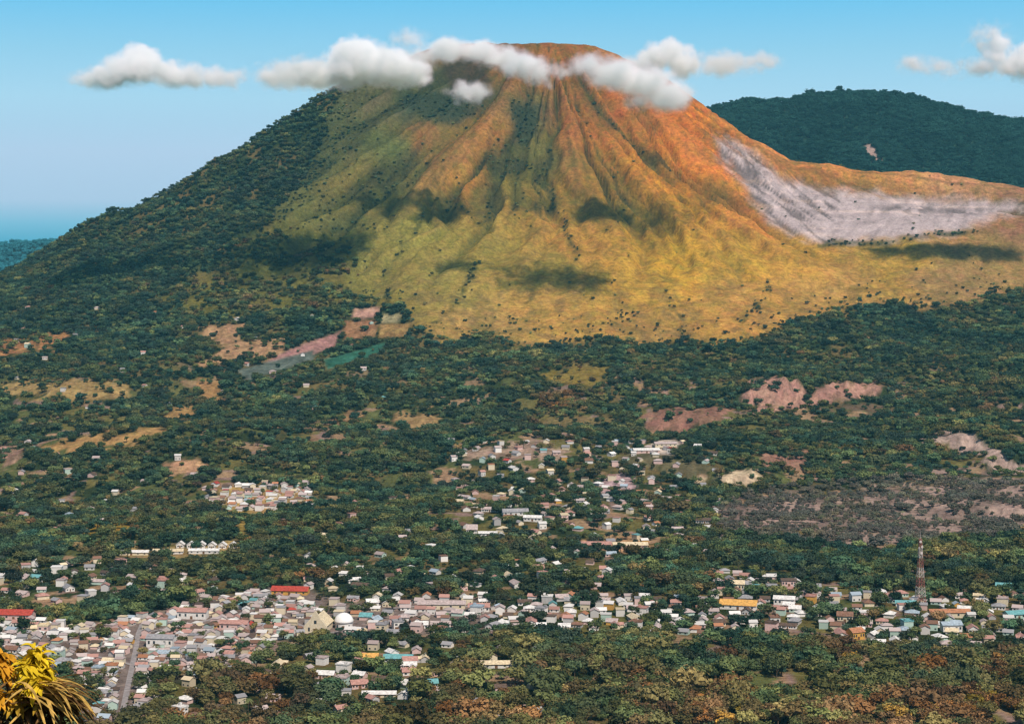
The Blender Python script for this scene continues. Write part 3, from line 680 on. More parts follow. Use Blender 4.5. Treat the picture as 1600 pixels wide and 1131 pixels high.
# ---- forest points
def jitter_grid(x0, x1, y0, y1, sp):
    a = np.arange(x0, x1, sp); b = np.arange(y0, y1, sp); A, B = np.meshgrid(a, b)
    return (A + rng.uniform(-.48, .48, A.shape)*sp).ravel(), (B + rng.uniform(-.48, .48, A.shape)*sp).ravel()
def plant(y0, y1, sp, margin=90):
    x, y = jitter_grid(-.27*y1 - margin, .27*y1 + margin, y0, y1, sp)
    k = np.abs(x) < .27*y + margin; x, y = x[k], y[k]; z = height(x, y)
    d, c, r = tree_density(x, y, z); k = rng.uniform(0, 1, len(x)) < d
    x, y, z, c, r = x[k], y[k], z[k], c[k], r[k]
    k = np.array([(int(a//4), int(b//4)) not in occ for a, b in zip(x, y)], bool) & (road_dist(x, y) > 7)
    return x[k], y[k], z[k], c[k], r[k]
def sizes(n, lo, hi):
    s = rng.uniform(lo, hi, n)*np.where(rng.uniform(0, 1, n) < .08, 1.35, 1.0); w = s*rng.uniform(.95, 1.55, n)
    return np.stack([w, w*rng.uniform(.9, 1.1, n), s], 1)
# the valley wood
bx, by_, bz, bc, br = plant(1215, 2450, 7.0)
bx2, by2, bz2, bc2, br2 = plant(2450, 3950, 8.4)
X_ = np.concatenate([bx, bx2]); Y_ = np.concatenate([by_, by2]); Z_ = np.concatenate([bz, bz2]); C_ = np.concatenate([bc, bc2]); R_ = np.concatenate([br, br2])
SZ = sizes(len(X_), 4.5, 11.0)*(.68 + .75*fbm(X_/70.0, Y_/70.0, 205, 3))[:, None]; SZ[rng.uniform(0, 1, len(X_)) < .025] *= 1.5; SZ *= (1 + .22*sstep(990, 1080, R_))[:, None]; GR = (sdpoly(C_, R_, GRASS) < -4); SZ[GR] *= .5
SZ[sdpoly(C_, R_, SCRUB) < 4] *= .68
TOWNM = sdpoly(C_, R_, TOWN) < 0; SZ[TOWNM] *= .75
PK = rng.choice(6, len(X_), p=[.30,.24,.13,.20,.11,.02]); PK[TOWNM & (rng.uniform(0,1,len(X_)) < .2)] = 5
TT = tree_tint(X_, Y_, C_, R_)
# the nearest 280 in view become trees of their own
vis = (R_ > 880) & (C_ > 6) & (C_ < 1594) & (R_ - SZ[:, 2]*F/np.maximum(Y_, 1)*.75 < 1124)
score = np.where(vis, SZ[:, 2]*SZ[:, 0]/Y_**2, -1); near_i = np.argsort(-score)[:280]
far_m = np.ones(len(X_), bool); far_m[near_i] = False
forest('valley_forest', np.stack([X_, Y_, Z_], 1)[far_m], SZ[far_m], PK[far_m], TT[far_m], 'mixed broadleaf forest covering the valley between the houses and the volcano')
# the flanks of the volcano
fx2, fy2, fz2, fc2, fr2 = plant(3950, 5650, 8.8, 150)
s2 = sizes(len(fx2), 7, 12.5); g2 = (sdpoly(fc2, fr2, GRASS) < -4); s2[g2] *= .5
forest('slope_forest', np.stack([fx2, fy2, fz2], 1), s2, rng.choice(5, len(fx2), p=[.35,.2,.15,.25,.05]), tree_tint(fx2, fy2, fc2, fr2), 'dark forest on the shaded flank and foot of the volcano')
def hill_forest(name, H, sp, lo, hi, base, label, step):
    xs, ys, Z = H; x, y = jitter_grid(xs[0]+30, xs[-1]-30, ys[0]+10, ys[-1]-200, sp)
    i = ((x - xs[0])/step); j = ((y - ys[0])/step); i0 = np.clip(i.astype(int), 0, len(xs)-2); j0 = np.clip(j.astype(int), 0, len(ys)-2); u, v = i-i0, j-j0
    z = (Z[j0, i0]*(1-u)+Z[j0, i0+1]*u)*(1-v) + (Z[j0+1, i0]*(1-u)+Z[j0+1, i0+1]*u)*v
    c, r = scr(x, y, z); k = (c > -90) & (c < 1690) & (sdpoly(c, r - 2, SLIP) > 0); x, y, z = x[k], y[k], z[k]; n = len(x)
    t = np.tile(np.array(base), (n, 1))*rng.uniform(.6, 1.5, n)[:, None]*(.7 + .6*fbm(x/120.0, y/120.0, 151, 2))[:, None]
    forest(name, np.stack([x, y, z-1], 1), sizes(n, lo, hi), rng.choice(4, n), t, label)
hill_forest('hill_forest', RH, 14, 11, 22, (.022,.064,.050), 'dense dark green forest covering the hill beyond the volcano', 18)
hill_forest('far_hill_forest', LH, 24, 16, 24, (.045,.21,.25), 'forest on the low far hill with haze blue put into its tint', 25)  # distance haze is put into the leaf tint as blue green
print('trees', far_m.sum(), len(fx2))

# ------------------------------------------------------------------ landmarks that labels refer to
LAND = [('straight grey street', 205, 1055), ('white dome', 536, 972), ('cream gabled church', 495, 975), ('long red roofed hall', 453, 922), ('orange roofed hall', 1156, 945), ('red and white mast', 1438, 930),
        ('yellow leaved shrub', 70, 1060), ('white peaked cottages', 320, 852), ('turquoise roofed shed', 622, 1030), ('cream long roofed shed', 775, 1038), ('wide pink market roof', 690, 947), ('salmon long roofed school', 975, 850),
        ('ochre field hamlet', 410, 778), ('brick red long roof', 1485, 962), ('faded red hall', 22, 960)]
ORD = 'first second third fourth fifth sixth seventh eighth ninth tenth eleventh twelfth thirteenth fourteenth fifteenth sixteenth seventeenth eighteenth nineteenth twentieth'.split()
def where(c, r):
    n, lc, lr = min(LAND, key=lambda q: (q[1]-c)**2 + ((q[2]-r)*2.2)**2)
    dc, dr = c - lc, (r - lr)*2.2
    if abs(dr) >= abs(dc): return ('beyond the ' if dr < 0 else 'in front of the ') + n
    return ('left of the ' if dc < 0 else 'right of the ') + n
def ordinal(i, n):
    if n == 1: return ''
    if i == 0: return ', leftmost one'
    if i == n-1: return ', rightmost one'
    return ', ' + (ORD[i] if i < 20 else 'twentieth') + ' from left'

# ------------------------------------------------------------------ streets
m_asph = plain('worn asphalt', (.27,.24,.235), .9, .25, .25)
for i, W in enumerate(ROADW):
    Pp = []
    for a, b in zip(W[:-1], W[1:]):
        for t in np.linspace(0, 1, 12, endpoint=False): Pp.append(a + (b-a)*t)
    Pp = np.array(Pp + [W[-1]]); d = np.gradient(Pp[:, :2], axis=0); d /= np.linalg.norm(d, axis=1)[:, None]; nrm = np.stack([-d[:, 1], d[:, 0]], 1)
    hw = 2.3 if i == 0 else 2.0; V = []
    for k in (-1, -.33, .33, 1):
        xy = Pp[:, :2] + nrm*hw*k; V.append(np.stack([xy[:, 0], xy[:, 1], height(xy[:, 0], xy[:, 1]) + .12 + .03*i], 1))
    V = np.concatenate(V); n = len(Pp); Fq = []
    for k in range(3): Fq += [(k*n+j, k*n+j+1, (k+1)*n+j+1, (k+1)*n+j) for j in range(n-1)]
    tag(link('street' if i == 0 else 'lane', mesh_np('street', V, np.array(Fq), [m_asph], True)), 'straight grey street running through the dense town' if i == 0 else 'narrow grey lane between the town houses', kind='structure')

# ------------------------------------------------------------------ houses
ROOFS = {'pale pink': (.46,.37,.35), 'white': (.70,.67,.64), 'grey': (.30,.29,.30), 'salmon': (.44,.24,.20), 'rust brown': (.23,.125,.085), 'terracotta': (.42,.19,.10), 'turquoise': (.15,.36,.37), 'pale blue': (.34,.41,.47),
         'red': (.42,.065,.045), 'cream': (.66,.54,.36), 'orange': (.66,.36,.10), 'dark brown': (.12,.08,.06)}
WALLS = {'white': (.74,.70,.66), 'cream': (.68,.58,.42), 'pink': (.66,.46,.42), 'grey': (.46,.44,.43), 'mint': (.46,.60,.52), 'ochre': (.62,.34,.08)}
MR = {k: plain(k + ' roof sheets', tuple(q*.92 for q in v), .6, .28, .5) for k, v in ROOFS.items()}
MW = {k: plain(k + ' plaster', tuple(q*.9 for q in v), .85, .12, .6) for k, v in WALLS.items()}
M_win = plain('dark window glass', (.035,.045,.055), .25, .2, 1); M_door = plain('brown door paint', (.16,.08,.04), .6, .2, 1); M_conc = plain('concrete', (.42,.40,.38), .9, .15, .8)

def gable(mw, mr, x0, x1, y0, y1, z0, h, rise, over=.7, along='x'):
    """walls with gable ends into mw, two roof slabs into mr"""
    if along == 'x':
        T = lambda x, y, z: (x, y, z); a0, a1, b0, b1 = x0, x1, y0, y1
    else:
        T = lambda x, y, z: (y, x, z); a0, a1, b0, b1 = y0, y1, x0, x1
    bm_, zt = (b0+b1)/2, z0+h
    P = [(a0,b0,z0),(a1,b0,z0),(a1,b1,z0),(a0,b1,z0),(a0,b0,zt),(a1,b0,zt),(a1,b1,zt),(a0,b1,zt),(a0,bm_,zt+rise),(a1,bm_,zt+rise)]
    fl = lambda f: f if along == 'x' else tuple(reversed(f))
    mw.poly([T(*p) for p in P], [fl(f) for f in ((0,1,5,4),(1,2,6,9,5),(2,3,7,6),(3,0,4,8,7))])
    k = rise/((b1-b0)/2)
    for sgn, be in ((-1, b0), (1, b1)):
        e = be + sgn*over; ze = zt - over*k + .06; zr = zt + rise + .06
        Q = [(a0-over,e,ze),(a1+over,e,ze),(a1+over,bm_,zr),(a0-over,bm_,zr)]
        Q += [(p[0],p[1],p[2]+.22) for p in Q]
        f = [(4,5,6,7),(3,2,1,0),(0,1,5,4),(1,2,6,5),(2,3,7,6),(3,0,4,7)]
        if sgn > 0: f = [tuple(reversed(q)) for q in f]
        mr.poly([T(*p) for p in Q], [fl(q) for q in f])
def hip(mw, mr, x0, x1, y0, y1, z0, h, rise, over=.8):
    mw.box(x0, x1, y0, y1, z0, z0+h)
    zt = z0+h+.03; ins = (y1-y0)/2; ym = (y0+y1)/2; X0_, X1_, Y0_, Y1_ = x0-over, x1+over, y0-over, y1+over
    P = [(X0_,Y0_,zt),(X1_,Y0_,zt),(X1_,Y1_,zt),(X0_,Y1_,zt),(X0_,Y0_,zt+.25),(X1_,Y0_,zt+.25),(X1_,Y1_,zt+.25),(X0_,Y1_,zt+.25),(x0+ins,ym,zt+rise),(x1-ins,ym,zt+rise)]
    mr.poly(P, [(3,2,1,0),(0,1,5,4),(1,2,6,5),(2,3,7,6),(3,0,4,7),(4,5,9,8),(5,6,9),(6,7,8,9),(7,4,8)])
def opening(kind, mat, x, z, w, h, y, parent, side=None):
    m = MB()
    if side is None: m.box(x-w/2, x+w/2, y-.06, y+.1, z, z+h)
    else: m.box(side-.1, side+.06, x-w/2, x+w/2, z, z+h)
    return m.build(kind, mat, parent)
def house_parts(kind, root):
    mw, mr = MB(), MB(); ops = []
    if kind == 'gable': gable(mw, mr, -5,5,-4,4,-1.2,4.4,2.2); ops = [('door',1.2,0,1.1,2.2,-4),('window',-2.8,1,1.7,1.3,-4),('window',3.6,1,1.5,1.3,-4)]
    elif kind == 'front_gable': gable(mw, mr, -4.5,4.5,-5.5,5.5,-1.2,4.5,2.6, along='y'); ops = [('door',0,0,1.2,2.2,-5.5),('window',-2.8,1,1.5,1.3,-5.5),('window',2.8,1,1.5,1.3,-5.5)]
    elif kind == 'hip': hip(mw, mr, -6,6,-4.5,4.5,-1.2,4.4,2.6); ops = [('door',-1,0,1.2,2.2,-4.5),('window',-4,1,1.8,1.3,-4.5),('window',2,1,1.6,1.3,-4.5),('window',4.6,1,1.4,1.3,-4.5)]
    elif kind == 'two_storey': gable(mw, mr, -4.5,4.5,-4,4,-1.2,7.4,2.0); ops = [('door',0,0,1.2,2.2,-4),('window',-2.8,.9,1.6,1.4,-4),('window',2.8,.9,1.6,1.4,-4),('window',-2.6,4,1.6,1.4,-4),('window',2.6,4,1.6,1.4,-4)]
    elif kind == 'flat':
        mw.box(-4.5,4.5,-5,5,-1.2,6.6); mr.box(-4.9,4.9,-5.4,5.4,6.603,6.95)
        for a in ((-4.9,4.9,-5.4,-5.15),(-4.9,4.9,5.15,5.4),(-4.9,-4.65,-5.15,5.15),(4.65,4.9,-5.15,5.15)): mr.box(*a, 6.952, 7.7)
        mr.box(1.5,3.8,2,4.2,6.952,9.0)
        ops = [('shutter',-2,0,3.2,2.6,-5),('door',2.6,0,1.2,2.2,-5),('window',-2.4,3.9,2.2,1.5,-5),('window',2.4,3.9,2.2,1.5,-5)]
    elif kind == 'wing':
        gable(mw, mr, -6,6,-2,4.5,-1.2,4.3,1.9); gable(mw, mr, .8,5.4,-6,-2.02,-1.2,4.0,1.5,.5,'y'); ops = [('door',-1,0,1.2,2.2,-2),('window',-3.8,1,1.8,1.3,-2),('window',3.1,1,1.7,1.3,-6)]
    elif kind == 'long': gable(mw, mr, -10,10,-4.5,4.5,-1.2,4.6,2.1); ops = [('door',0,0,1.6,2.3,-4.5)] + [('window',x,1,1.8,1.4,-4.5) for x in (-8,-5,-2.6,2.6,5,8)]
    w = mw.build('wall', MW['white'], root); r = mr.build('roof', MR['grey'], root)
    for (k, x, z, ww, hh, y) in ops: opening(k, M_win if k == 'window' else M_door, x, z, ww, hh, y, root)
    if kind in ('gable', 'wing'):
        m = MB(); m.box(-4.4,-3.7,.9,1.6,4.4,6.2); m.build('chimney', M_conc, r)
    return w, r
def copy_tree(o, parent=None):
    c = o.copy(); COL.objects.link(c)
    if parent is not None: c.parent = parent
    for ch in o.children: copy_tree(ch, c)
    return c
def paint(root, roof, wall):
    for ch in root.children:
        n = ch.name.split('.')[0]
        if n in ('roof', 'wall'):
            ch.material_slots[0].link = 'OBJECT'; ch.material_slots[0].material = MR[roof] if n == 'roof' else MW[wall]
KN = ['gable', 'front_gable', 'hip', 'two_storey', 'flat', 'wing', 'long']; KNAME = {'gable': 'gable roofed', 'front_gable': 'narrow gabled', 'hip': 'hip roofed', 'two_storey': 'two storey', 'flat': 'flat roofed', 'wing': 'winged', 'long': 'long low'}
KRAD = {'gable': 6.4, 'front_gable': 7.1, 'hip': 7.5, 'two_storey': 6, 'flat': 6.7, 'wing': 7.5, 'long': 11}
RN = list(ROOFS); RP = np.array([.25,.25,.13,.15,.10,.03,.015,.03,.008,.06,.0,.06]); RP = RP/RP.sum()
WN = list(WALLS); WP = [.38,.22,.17,.13,.08,.02]
spec = []
for (x, y, z, zi, sp, c, r) in pts:
    k = rng.choice(7, p=[.26,.16,.16,.14,.12,.10,.06]); 
    if sp < 16 and k == 6: k = 0
    sc = rng.uniform(.82, 1.12)
    if sp < 16: sc = min(sc, sp*.5/KRAD[KN[k]]*rng.uniform(.95, 1.3))
    yaw = -.12 + rng.choice([0, math.pi/2, -math.pi/2, math.pi], p=[.5,.2,.2,.1]) + rng.normal(0, .17 if sp < 20 else .4)
    spec.append(dict(x=x, y=y, z=z, kind=KN[k], s=sc, yaw=yaw, roof=RN[rng.choice(len(RN), p=RP)], wall=WN[rng.choice(len(WN), p=WP)], c=c, r=r, px=sc*KRAD[KN[k]]/y if 2 < c < 1598 and r < 1128 else 0))
spec.sort(key=lambda q: -q['px']); N_OWN = 262
own, mass = spec[:N_OWN], spec[N_OWN:]
PROTO = {}
for q in own:
    first = q['kind'] not in PROTO
    if first:
        root = empty('house', (0,0,0)); house_parts(q['kind'], root); PROTO[q['kind']] = root
    else: root = copy_tree(PROTO[q['kind']])
    root.location = (q['x'], q['y'], q['z']); root.rotation_euler = (0, 0, q['yaw']); root.scale = (q['s'],)*3
    paint(root, q['roof'], q['wall']); q['o'] = root
by = {}
for q in own:
    q['key'] = '%s %s-roofed house %s' % (KNAME[q['kind']], q['roof'], where(q['c'], q['r'])); by.setdefault(q['key'], []).append(q)
for k, L in by.items():
    L.sort(key=lambda q: q['c'])
    for i, q in enumerate(L): tag(q['o'], k + ordinal(i, len(L)), 'house', 'houses of the town and villages')
# the small rest, as one mass
def paint_mat(name):
    m, t, b = newmat(name); a = N(t, 'ShaderNodeAttribute', attribute_name='paint'); t.links.new(a.outputs['Color'], b.inputs['Base Color']); b.inputs['Roughness'].default_value = .7; return m
BV, BF, BC = [], [], []; nb = 0
for q in mass:
    mw, mr = MB(), MB()
    if q['kind'] == 'hip': hip(mw, mr, -6,6,-4.5,4.5,-1.2,4.4,2.6)
    elif q['kind'] == 'flat': mw.box(-4.5,4.5,-5,5,-1.2,6.6); mr.box(-4.9,4.9,-5.4,5.4,6.61,7.3)
    elif q['kind'] == 'two_storey': gable(mw, mr, -4.5,4.5,-4,4,-1.2,7.4,2.0)
    elif q['kind'] == 'long': gable(mw, mr, -10,10,-4.5,4.5,-1.2,4.6,2.1)
    elif q['kind'] == 'front_gable': gable(mw, mr, -4.5,4.5,-5.5,5.5,-1.2,4.5,2.6, along='y')
    else: gable(mw, mr, -5,5,-4,4,-1.2,4.4,2.2)
    mo = MB()
    for x, y in ((-2.6, -4), (2.6, -4)):
        if q['kind'] in ('gable', 'wing', 'two_storey'): mo.box(x-.8, x+.8, y-.06, y+.1, .9, 2.3)
    R = Matrix.Translation((q['x'], q['y'], q['z'])) @ Matrix.Rotation(q['yaw'], 4, 'Z') @ Matrix.Scale(q['s'], 4)
    for mb, colr in ((mw, WALLS[q['wall']]), (mr, ROOFS[q['roof']]), (mo, (.035,.045,.055))):
        jit = rng.uniform(.7, 1.05)
        BV += [tuple(R @ Vector(p)) for p in mb.v]; BF += [tuple(nb + i for i in f) for f in mb.f]; BC += [tuple(v*jit for v in colr) + (1,)]*len(mb.v); nb += len(mb.v)
if BV:
    me = bpy.data.meshes.new('distant_houses'); me.from_pydata(BV, [], BF); me.update(); me.materials.append(paint_mat('house paint'))
    ca = me.color_attributes.new('paint', 'FLOAT_COLOR', 'POINT'); ca.data.foreach_set('color', np.array(BC, np.float32).ravel())
    tag(link('distant_houses', me), 'many small pale houses scattered far off among the trees', kind='stuff')
print('own houses', len(own), 'mass', len(mass), 'keys', len(by))

# ---- buildings that stand out
def hall(c, r, w, d, h, rise, roof, wall, yaw, label, cat='hall', name='hall', along='x', nwin=5, group=None):
    p = at([c], [r])[0]; root = empty(name, (p[0], p[1] + d*.5, float(height(p[0], p[1] + d*.5))), yaw)
    mw, mr = MB(), MB()
    gable(mw, mr, -w/2, w/2, -d/2, d/2, -1.5, h+1.5, rise, .9, along)
    mw.build('wall', MW[wall], root); mr.build('roof', MR[roof], root)
    opening('door', M_door, 0, 0, min(2.4, w*.2), min(2.8, h*.75), -d/2, root)
    for k in range(nwin):
        x = (k + .5)/nwin*w - w/2
        if abs(x) > 1.9: opening('window', M_win, x, h*.35, min(1.8, w/nwin*.55), h*.35, -d/2, root)
    return tag(root, label, cat, group)
for q in HALLS: hall(*q)
ro = [0]
for i in range(6):
    o = hall(281 + i*16.5, 856 + .4*i, 8.6, 9, 4.2, 3.2, 'white', 'white', .02, 'white peaked cottage in the neat row, ' + ['westernmost of six', 'second from the west', 'third from the west', 'third from the east', 'second from the east', 'easternmost of six'][i], 'cottage', 'cottage', 'y', 2, 'row of white peaked cottages')

# church with a pointed gable front
p = at([495], [990])[0]; root = empty('church', tuple(p + (0, 8, 0)), -.15); root.location.z = float(height(p[0], p[1]+8))
mw, mr = MB(), MB(); gable(mw, mr, -9, 9, -7.5, 22, -1.5, 8.5, 8.5, 1.0, 'y')
mw.build('wall', MW['cream'], root); mr.build('roof', MR['cream'], root)
m = MB(); m.poly([(-11,-9,-1),(11,-9,-1),(11,-9,6.5),(4.2,-9,14.2),(3.4,-9,16.5),(0,-9,21.5),(-3.4,-9,16.5),(-4.2,-9,14.2),(-11,-9,6.5)] + [(-11,-7.52,-1),(11,-7.52,-1),(11,-7.52,6.5),(4.2,-7.52,14.2),(3.4,-7.52,16.5),(0,-7.52,21.5),(-3.4,-7.52,16.5),(-4.2,-7.52,14.2),(-11,-7.52,6.5)],
    [tuple(range(9)), tuple(range(17, 8, -1))] + [((i+1) % 9, i, 9+i, 9+(i+1) % 9) for i in range(9)]); m.build('gable_front', MW['cream'], root)
m = MB(); m.box(-.25,.25,-8.6,-8.1,21.3,24.6); m.box(-1.1,1.1,-8.58,-8.12,23.0,23.5); m.build('cross', M_conc, root)
opening('door', M_door, 0, 0, 3.2, 4.6, -9, root)
for x in (-6, 6): opening('window', M_win, x, 2, 1.8, 3.6, -9, root)
opening('window', M_win, 0, 9, 2.4, 3.2, -9, root)
tag(root, 'cream church with a tall pointed gable front at the town edge', 'church')

# white dome
p = at([536], [984])[0]; root = empty('domed_hall', (p[0], p[1]+9, float(height(p[0], p[1]+9))))
m = MB(); m.tube((0,0,-1.5), (0,0,5.5), 8.2, 8.2, 28); m.build('wall', MW['white'], root)
prof = [(9.0*math.cos(t), 5.52 + 8.6*math.sin(t)) for t in np.linspace(0, math.pi/2*.985, 10)]; V, Fq = [], []
for (rr, zz) in prof: V += [(rr*math.cos(a), rr*math.sin(a), zz) for a in np.linspace(0, 2*math.pi, 28, endpoint=False)]
for i in range(9): Fq += [(i*28+j, i*28+(j+1) % 28, (i+1)*28+(j+1) % 28, (i+1)*28+j) for j in range(28)]
me = bpy.data.meshes.new('dome'); me.from_pydata(V, [], Fq + [tuple(range(27, -1, -1)), tuple(range(9*28, 10*28))]); me.update(); me.materials.append(plain('white dome shell', (.8,.78,.76), .5, .06, .3))
for pl in me.polygons: pl.use_smooth = len(pl.vertices) == 4
link('dome', me, root); m = MB(); m.tube((0,0,14.0), (0,0,16.6), .5, .1, 8); m.build('finial', M_conc, root)
opening('door', M_door, 0, 0, 2.6, 3.2, -8.2, root)
for a in (-.7, .7):
    m = MB(); m.box(8.0*math.sin(a)-.8, 8.0*math.sin(a)+.8, -8.0*math.cos(a)-.5, -8.0*math.cos(a)+.4, 1.6, 3.8); m.build('window', M_win, root)
tag(root, 'round hall under a bright white dome beside the church', 'domed hall')

# lattice mast
p = at([1438], [946])[0]; root = empty('lattice_mast', (p[0], p[1], float(p[2])), .3)
m_red = plain('red mast paint', (.33,.12,.10), .6, .2, .3); m_wht = plain('white mast paint', (.55,.47,.44), .6, .15, .3)
H = 66.0; nS = 7; hwid = lambda z: 3.2*(1 - z/H)**1.2 + 1.0
for i in range(nS):
    z0, z1 = H*i/nS, H*(i+1)/nS; a, b = hwid(z0), hwid(z1); m = MB(); cor = [(-1,-1),(1,-1),(1,1),(-1,1)]
    for (sx_, sy_) in cor: m.bar((sx_*a, sy_*a, z0), (sx_*b, sy_*b, z1), .20)
    for st in range(2):
        u0, u1 = st/2, (st+1)/2; za, zb = z0+(z1-z0)*u0, z0+(z1-z0)*u1; wa, wb = a+(b-a)*u0, a+(b-a)*u1
        for k in range(4):
            c0, c1 = cor[k], cor[(k+1) % 4]
            m.bar((c0[0]*wa, c0[1]*wa, za), (c1[0]*wb, c1[1]*wb, zb), .085); m.bar((c1[0]*wa, c1[1]*wa, za), (c0[0]*wb, c0[1]*wb, zb), .085); m.bar((c0[0]*wa, c0[1]*wa, za+.1), (c1[0]*wa, c1[1]*wa, za+.1), .085)
    m.build('lattice_section', m_red if i % 2 == 0 else m_wht, root)
m = MB(); m.tube((0,0,H), (0,0,H+7), .22, .08, 6); m.build('antenna_rod', m_wht, root)
for (z, a, rr) in ((H-3, -1.9, 1.3), (H-8, -1.2, 1.5), (H-9, -2.5, 1.1), (H-14, -1.6, 1.4)):
    m = MB(); d = hwid(z) + .5; cx_, cy_ = d*math.cos(a), d*math.sin(a); m.tube((cx_, cy_, z), (cx_+.6*math.cos(a), cy_+.6*math.sin(a), z), rr*.7, rr, 14); m.build('dish', m_wht, root)
tag(root, 'tall red and white lattice mast rising over the village roofs', 'mast')

# ------------------------------------------------------------------ single trees nearest the viewer
TP = {}
TCOLN = [(.10, 'dark green'), (.16, 'mid green'), (.28, 'olive'), (9, 'rusty brown')]
for i in near_i:
    k = int(PK[i]); nm = KINDS[k][0]
    if nm not in TP:
        root = empty('palm_tree' if nm == 'palm' else 'broadleaf_tree', (0,0,0)); v, f = quads_to_pydata(KINDS[k][1], KINDS[k][2]); m = MB(); m.v, m.f = v, f
        m.build('crown', M_leaf_s, root); KINDS[k][3].build('trunk', M_bark, root); TP[nm] = root
    else: root = copy_tree(TP[nm])
    root.location = (X_[i], Y_[i], Z_[i]); root.scale = tuple(float(v) for v in SZ[i]); root.rotation_euler = (0, 0, rng.uniform(0, 6.28))
    for ch in root.children: ch.color = tuple(float(v) for v in TT[i]) + (1,)
    t = TT[i]; ratio = t[0]/(t[1]+1e-6); cname = 'dark green' if ratio < .5 else ('mid green' if ratio < .72 else ('olive green' if ratio < 1.15 else 'rusty brown'))
    lab = '%s %s %s' % (cname, {'round': 'round crowned tree', 'broad': 'wide spreading tree', 'tall': 'tall narrow tree', 'bushy': 'low bushy tree', 'open': 'open crowned tree', 'palm': 'palm'}[nm], where(C_[i], R_[i]))
    tag(root, lab, 'tree', lab + ' group')

# ------------------------------------------------------------------ yellow shrub on the near hillside
YS = 40.0; bxs = (58-CX)/F*YS; root = empty('yellow_shrub', (bxs, YS, float(height(bxs, YS))))
base = Vector(root.location)
def sp(c, r, dy=0.0): return Vector(((c-CX)/F*(YS+dy), YS+dy, HCAM-(r-HOR)/F*(YS+dy))) - base
def leafmat(name, rgb, var=.35):
    m, t, b = newmat(name); t.nodes.remove(b); out = t.nodes['Material Output']
    geo = N(t, 'ShaderNodeNewGeometry'); nz = N(t, 'ShaderNodeTexNoise'); nz.inputs['Scale'].default_value = 4; t.links.new(geo.outputs['Position'], nz.inputs['Vector'])
    mp = N(t, 'ShaderNodeMapRange'); mp.inputs['From Min'].default_value = .3; mp.inputs['From Max'].default_value = .7; mp.inputs['To Min'].default_value = 1-var; mp.inputs['To Max'].default_value = 1+var; t.links.new(nz.outputs[0], mp.inputs['Value'])
    sc = N(t, 'ShaderNodeVectorMath', operation='SCALE'); sc.inputs[0].default_value = rgb; t.links.new(mp.outputs[0], sc.inputs['Scale'])
    d = N(t, 'ShaderNodeBsdfDiffuse'); tr = N(t, 'ShaderNodeBsdfTranslucent'); mx = N(t, 'ShaderNodeMixShader'); mx.inputs[0].default_value = .3
    for q in (d, tr): t.links.new(sc.outputs[0], q.inputs[0])
    t.links.new(d.outputs[0], mx.inputs[1]); t.links.new(tr.outputs[0], mx.inputs[2]); t.links.new(mx.outputs[0], out.inputs['Surface']); return m
L_yel = leafmat('bright yellow leaves', (.72,.52,.03)); L_org = leafmat('orange yellow leaves', (.62,.31,.03)); L_tan = leafmat('dry tan fronds', (.56,.36,.10), .5); L_dark = leafmat('brown old leaves', (.16,.088,.035), .6); L_olv = leafmat('ochre leaves', (.50,.31,.04), .5)
def strap(m, o, d, L, w, droop, g, n=6):
    """one long leaf from o heading d, bending down"""
    d = Vector(d).normalized(); side = d.cross(Vector((0,0,1)))
    if side.length < .05: side = Vector((1,0,0))
    side = (side.normalized() + Vector(g.normal(size=3))*.25).normalized(); P = Vector(o); pts_ = []
    for i in range(n+1):
        s = i/n; ww = w*(math.sin(math.pi*min(1, .12 + .88*s))**.7)*.5 + .002
        up = side.cross(d).normalized(); pts_.append([P - side*ww + up*ww*.35, P.copy(), P + side*ww + up*ww*.35])
        d = (d + Vector((0,0,-droop/n))).normalized(); P = P + d*(L/n)
    b = [v for r3 in pts_ for v in r3]; m.poly(b, [(3*i+k, 3*i+k+1, 3*i+k+4, 3*i+k+3) for i in range(n) for k in (0, 1)])
gS = np.random.default_rng(11)
tips = [('y', 57, 1018, 0, .42, 46), ('y', 44, 1040, -.2, .40, 40), ('y', 70, 1046, -.1, .40, 44), ('y', 52, 1056, -.35, .40, 40), ('o', 2, 1020, .3, .42, 34), ('o', 4, 1038, .1, .42, 34), ('o', -4, 1082, -.3, .42, 40), ('l', 30, 1086, -.1, .5, 34), ('l', 75, 1074, .0, .5, 34)]
m = MB(); foot = sp(40, 1190, .5); m.tube((0,0,-.5), tuple(foot), .16, .10, 9); m.build('trunk', M_bark, root)
for (kd, c, r, dy, L, n) in tips:
    T = sp(c, r, dy); mb = MB(); mid_ = foot.lerp(T, .5) + Vector((0,0,-.15)); mb.tube(tuple(foot), tuple(mid_), .06, .04, 6); mb.tube(tuple(mid_), tuple(T), .04, .02, 6); mb.build('branch', M_bark, root)
    m = MB()
    for k in range(int(n*1.5)):
        a = gS.uniform(0, 6.28); e = gS.uniform(-.1, 1.2); d = (math.cos(a)*math.cos(e), math.sin(a)*math.cos(e), math.sin(e)); o = T - Vector((0,0,1))*gS.uniform(0, .25) + Vector(gS.normal(size=3))*.05
        strap(m, o, d, L*gS.uniform(.5, 1.1), gS.uniform(.08, .15), 1.9*gS.uniform(.6, 1.3), gS)
    m.build('leaf_cluster', {'y': L_yel, 'o': L_org, 'l': L_olv}[kd], root)
m, m2 = MB(), MB()
for k in range(120):
    o = sp(gS.uniform(15, 85), gS.uniform(1064, 1100), gS.uniform(-.5, .5)); a = gS.normal(.0, .55) if k % 4 else gS.uniform(0, 6.28)
    strap(m if k % 5 < 3 else m2, o, (math.cos(a), math.sin(a)*.6, gS.uniform(-.05, .5)), gS.uniform(.7, 1.5), .08, gS.uniform(.6, 1.5), gS, 8)
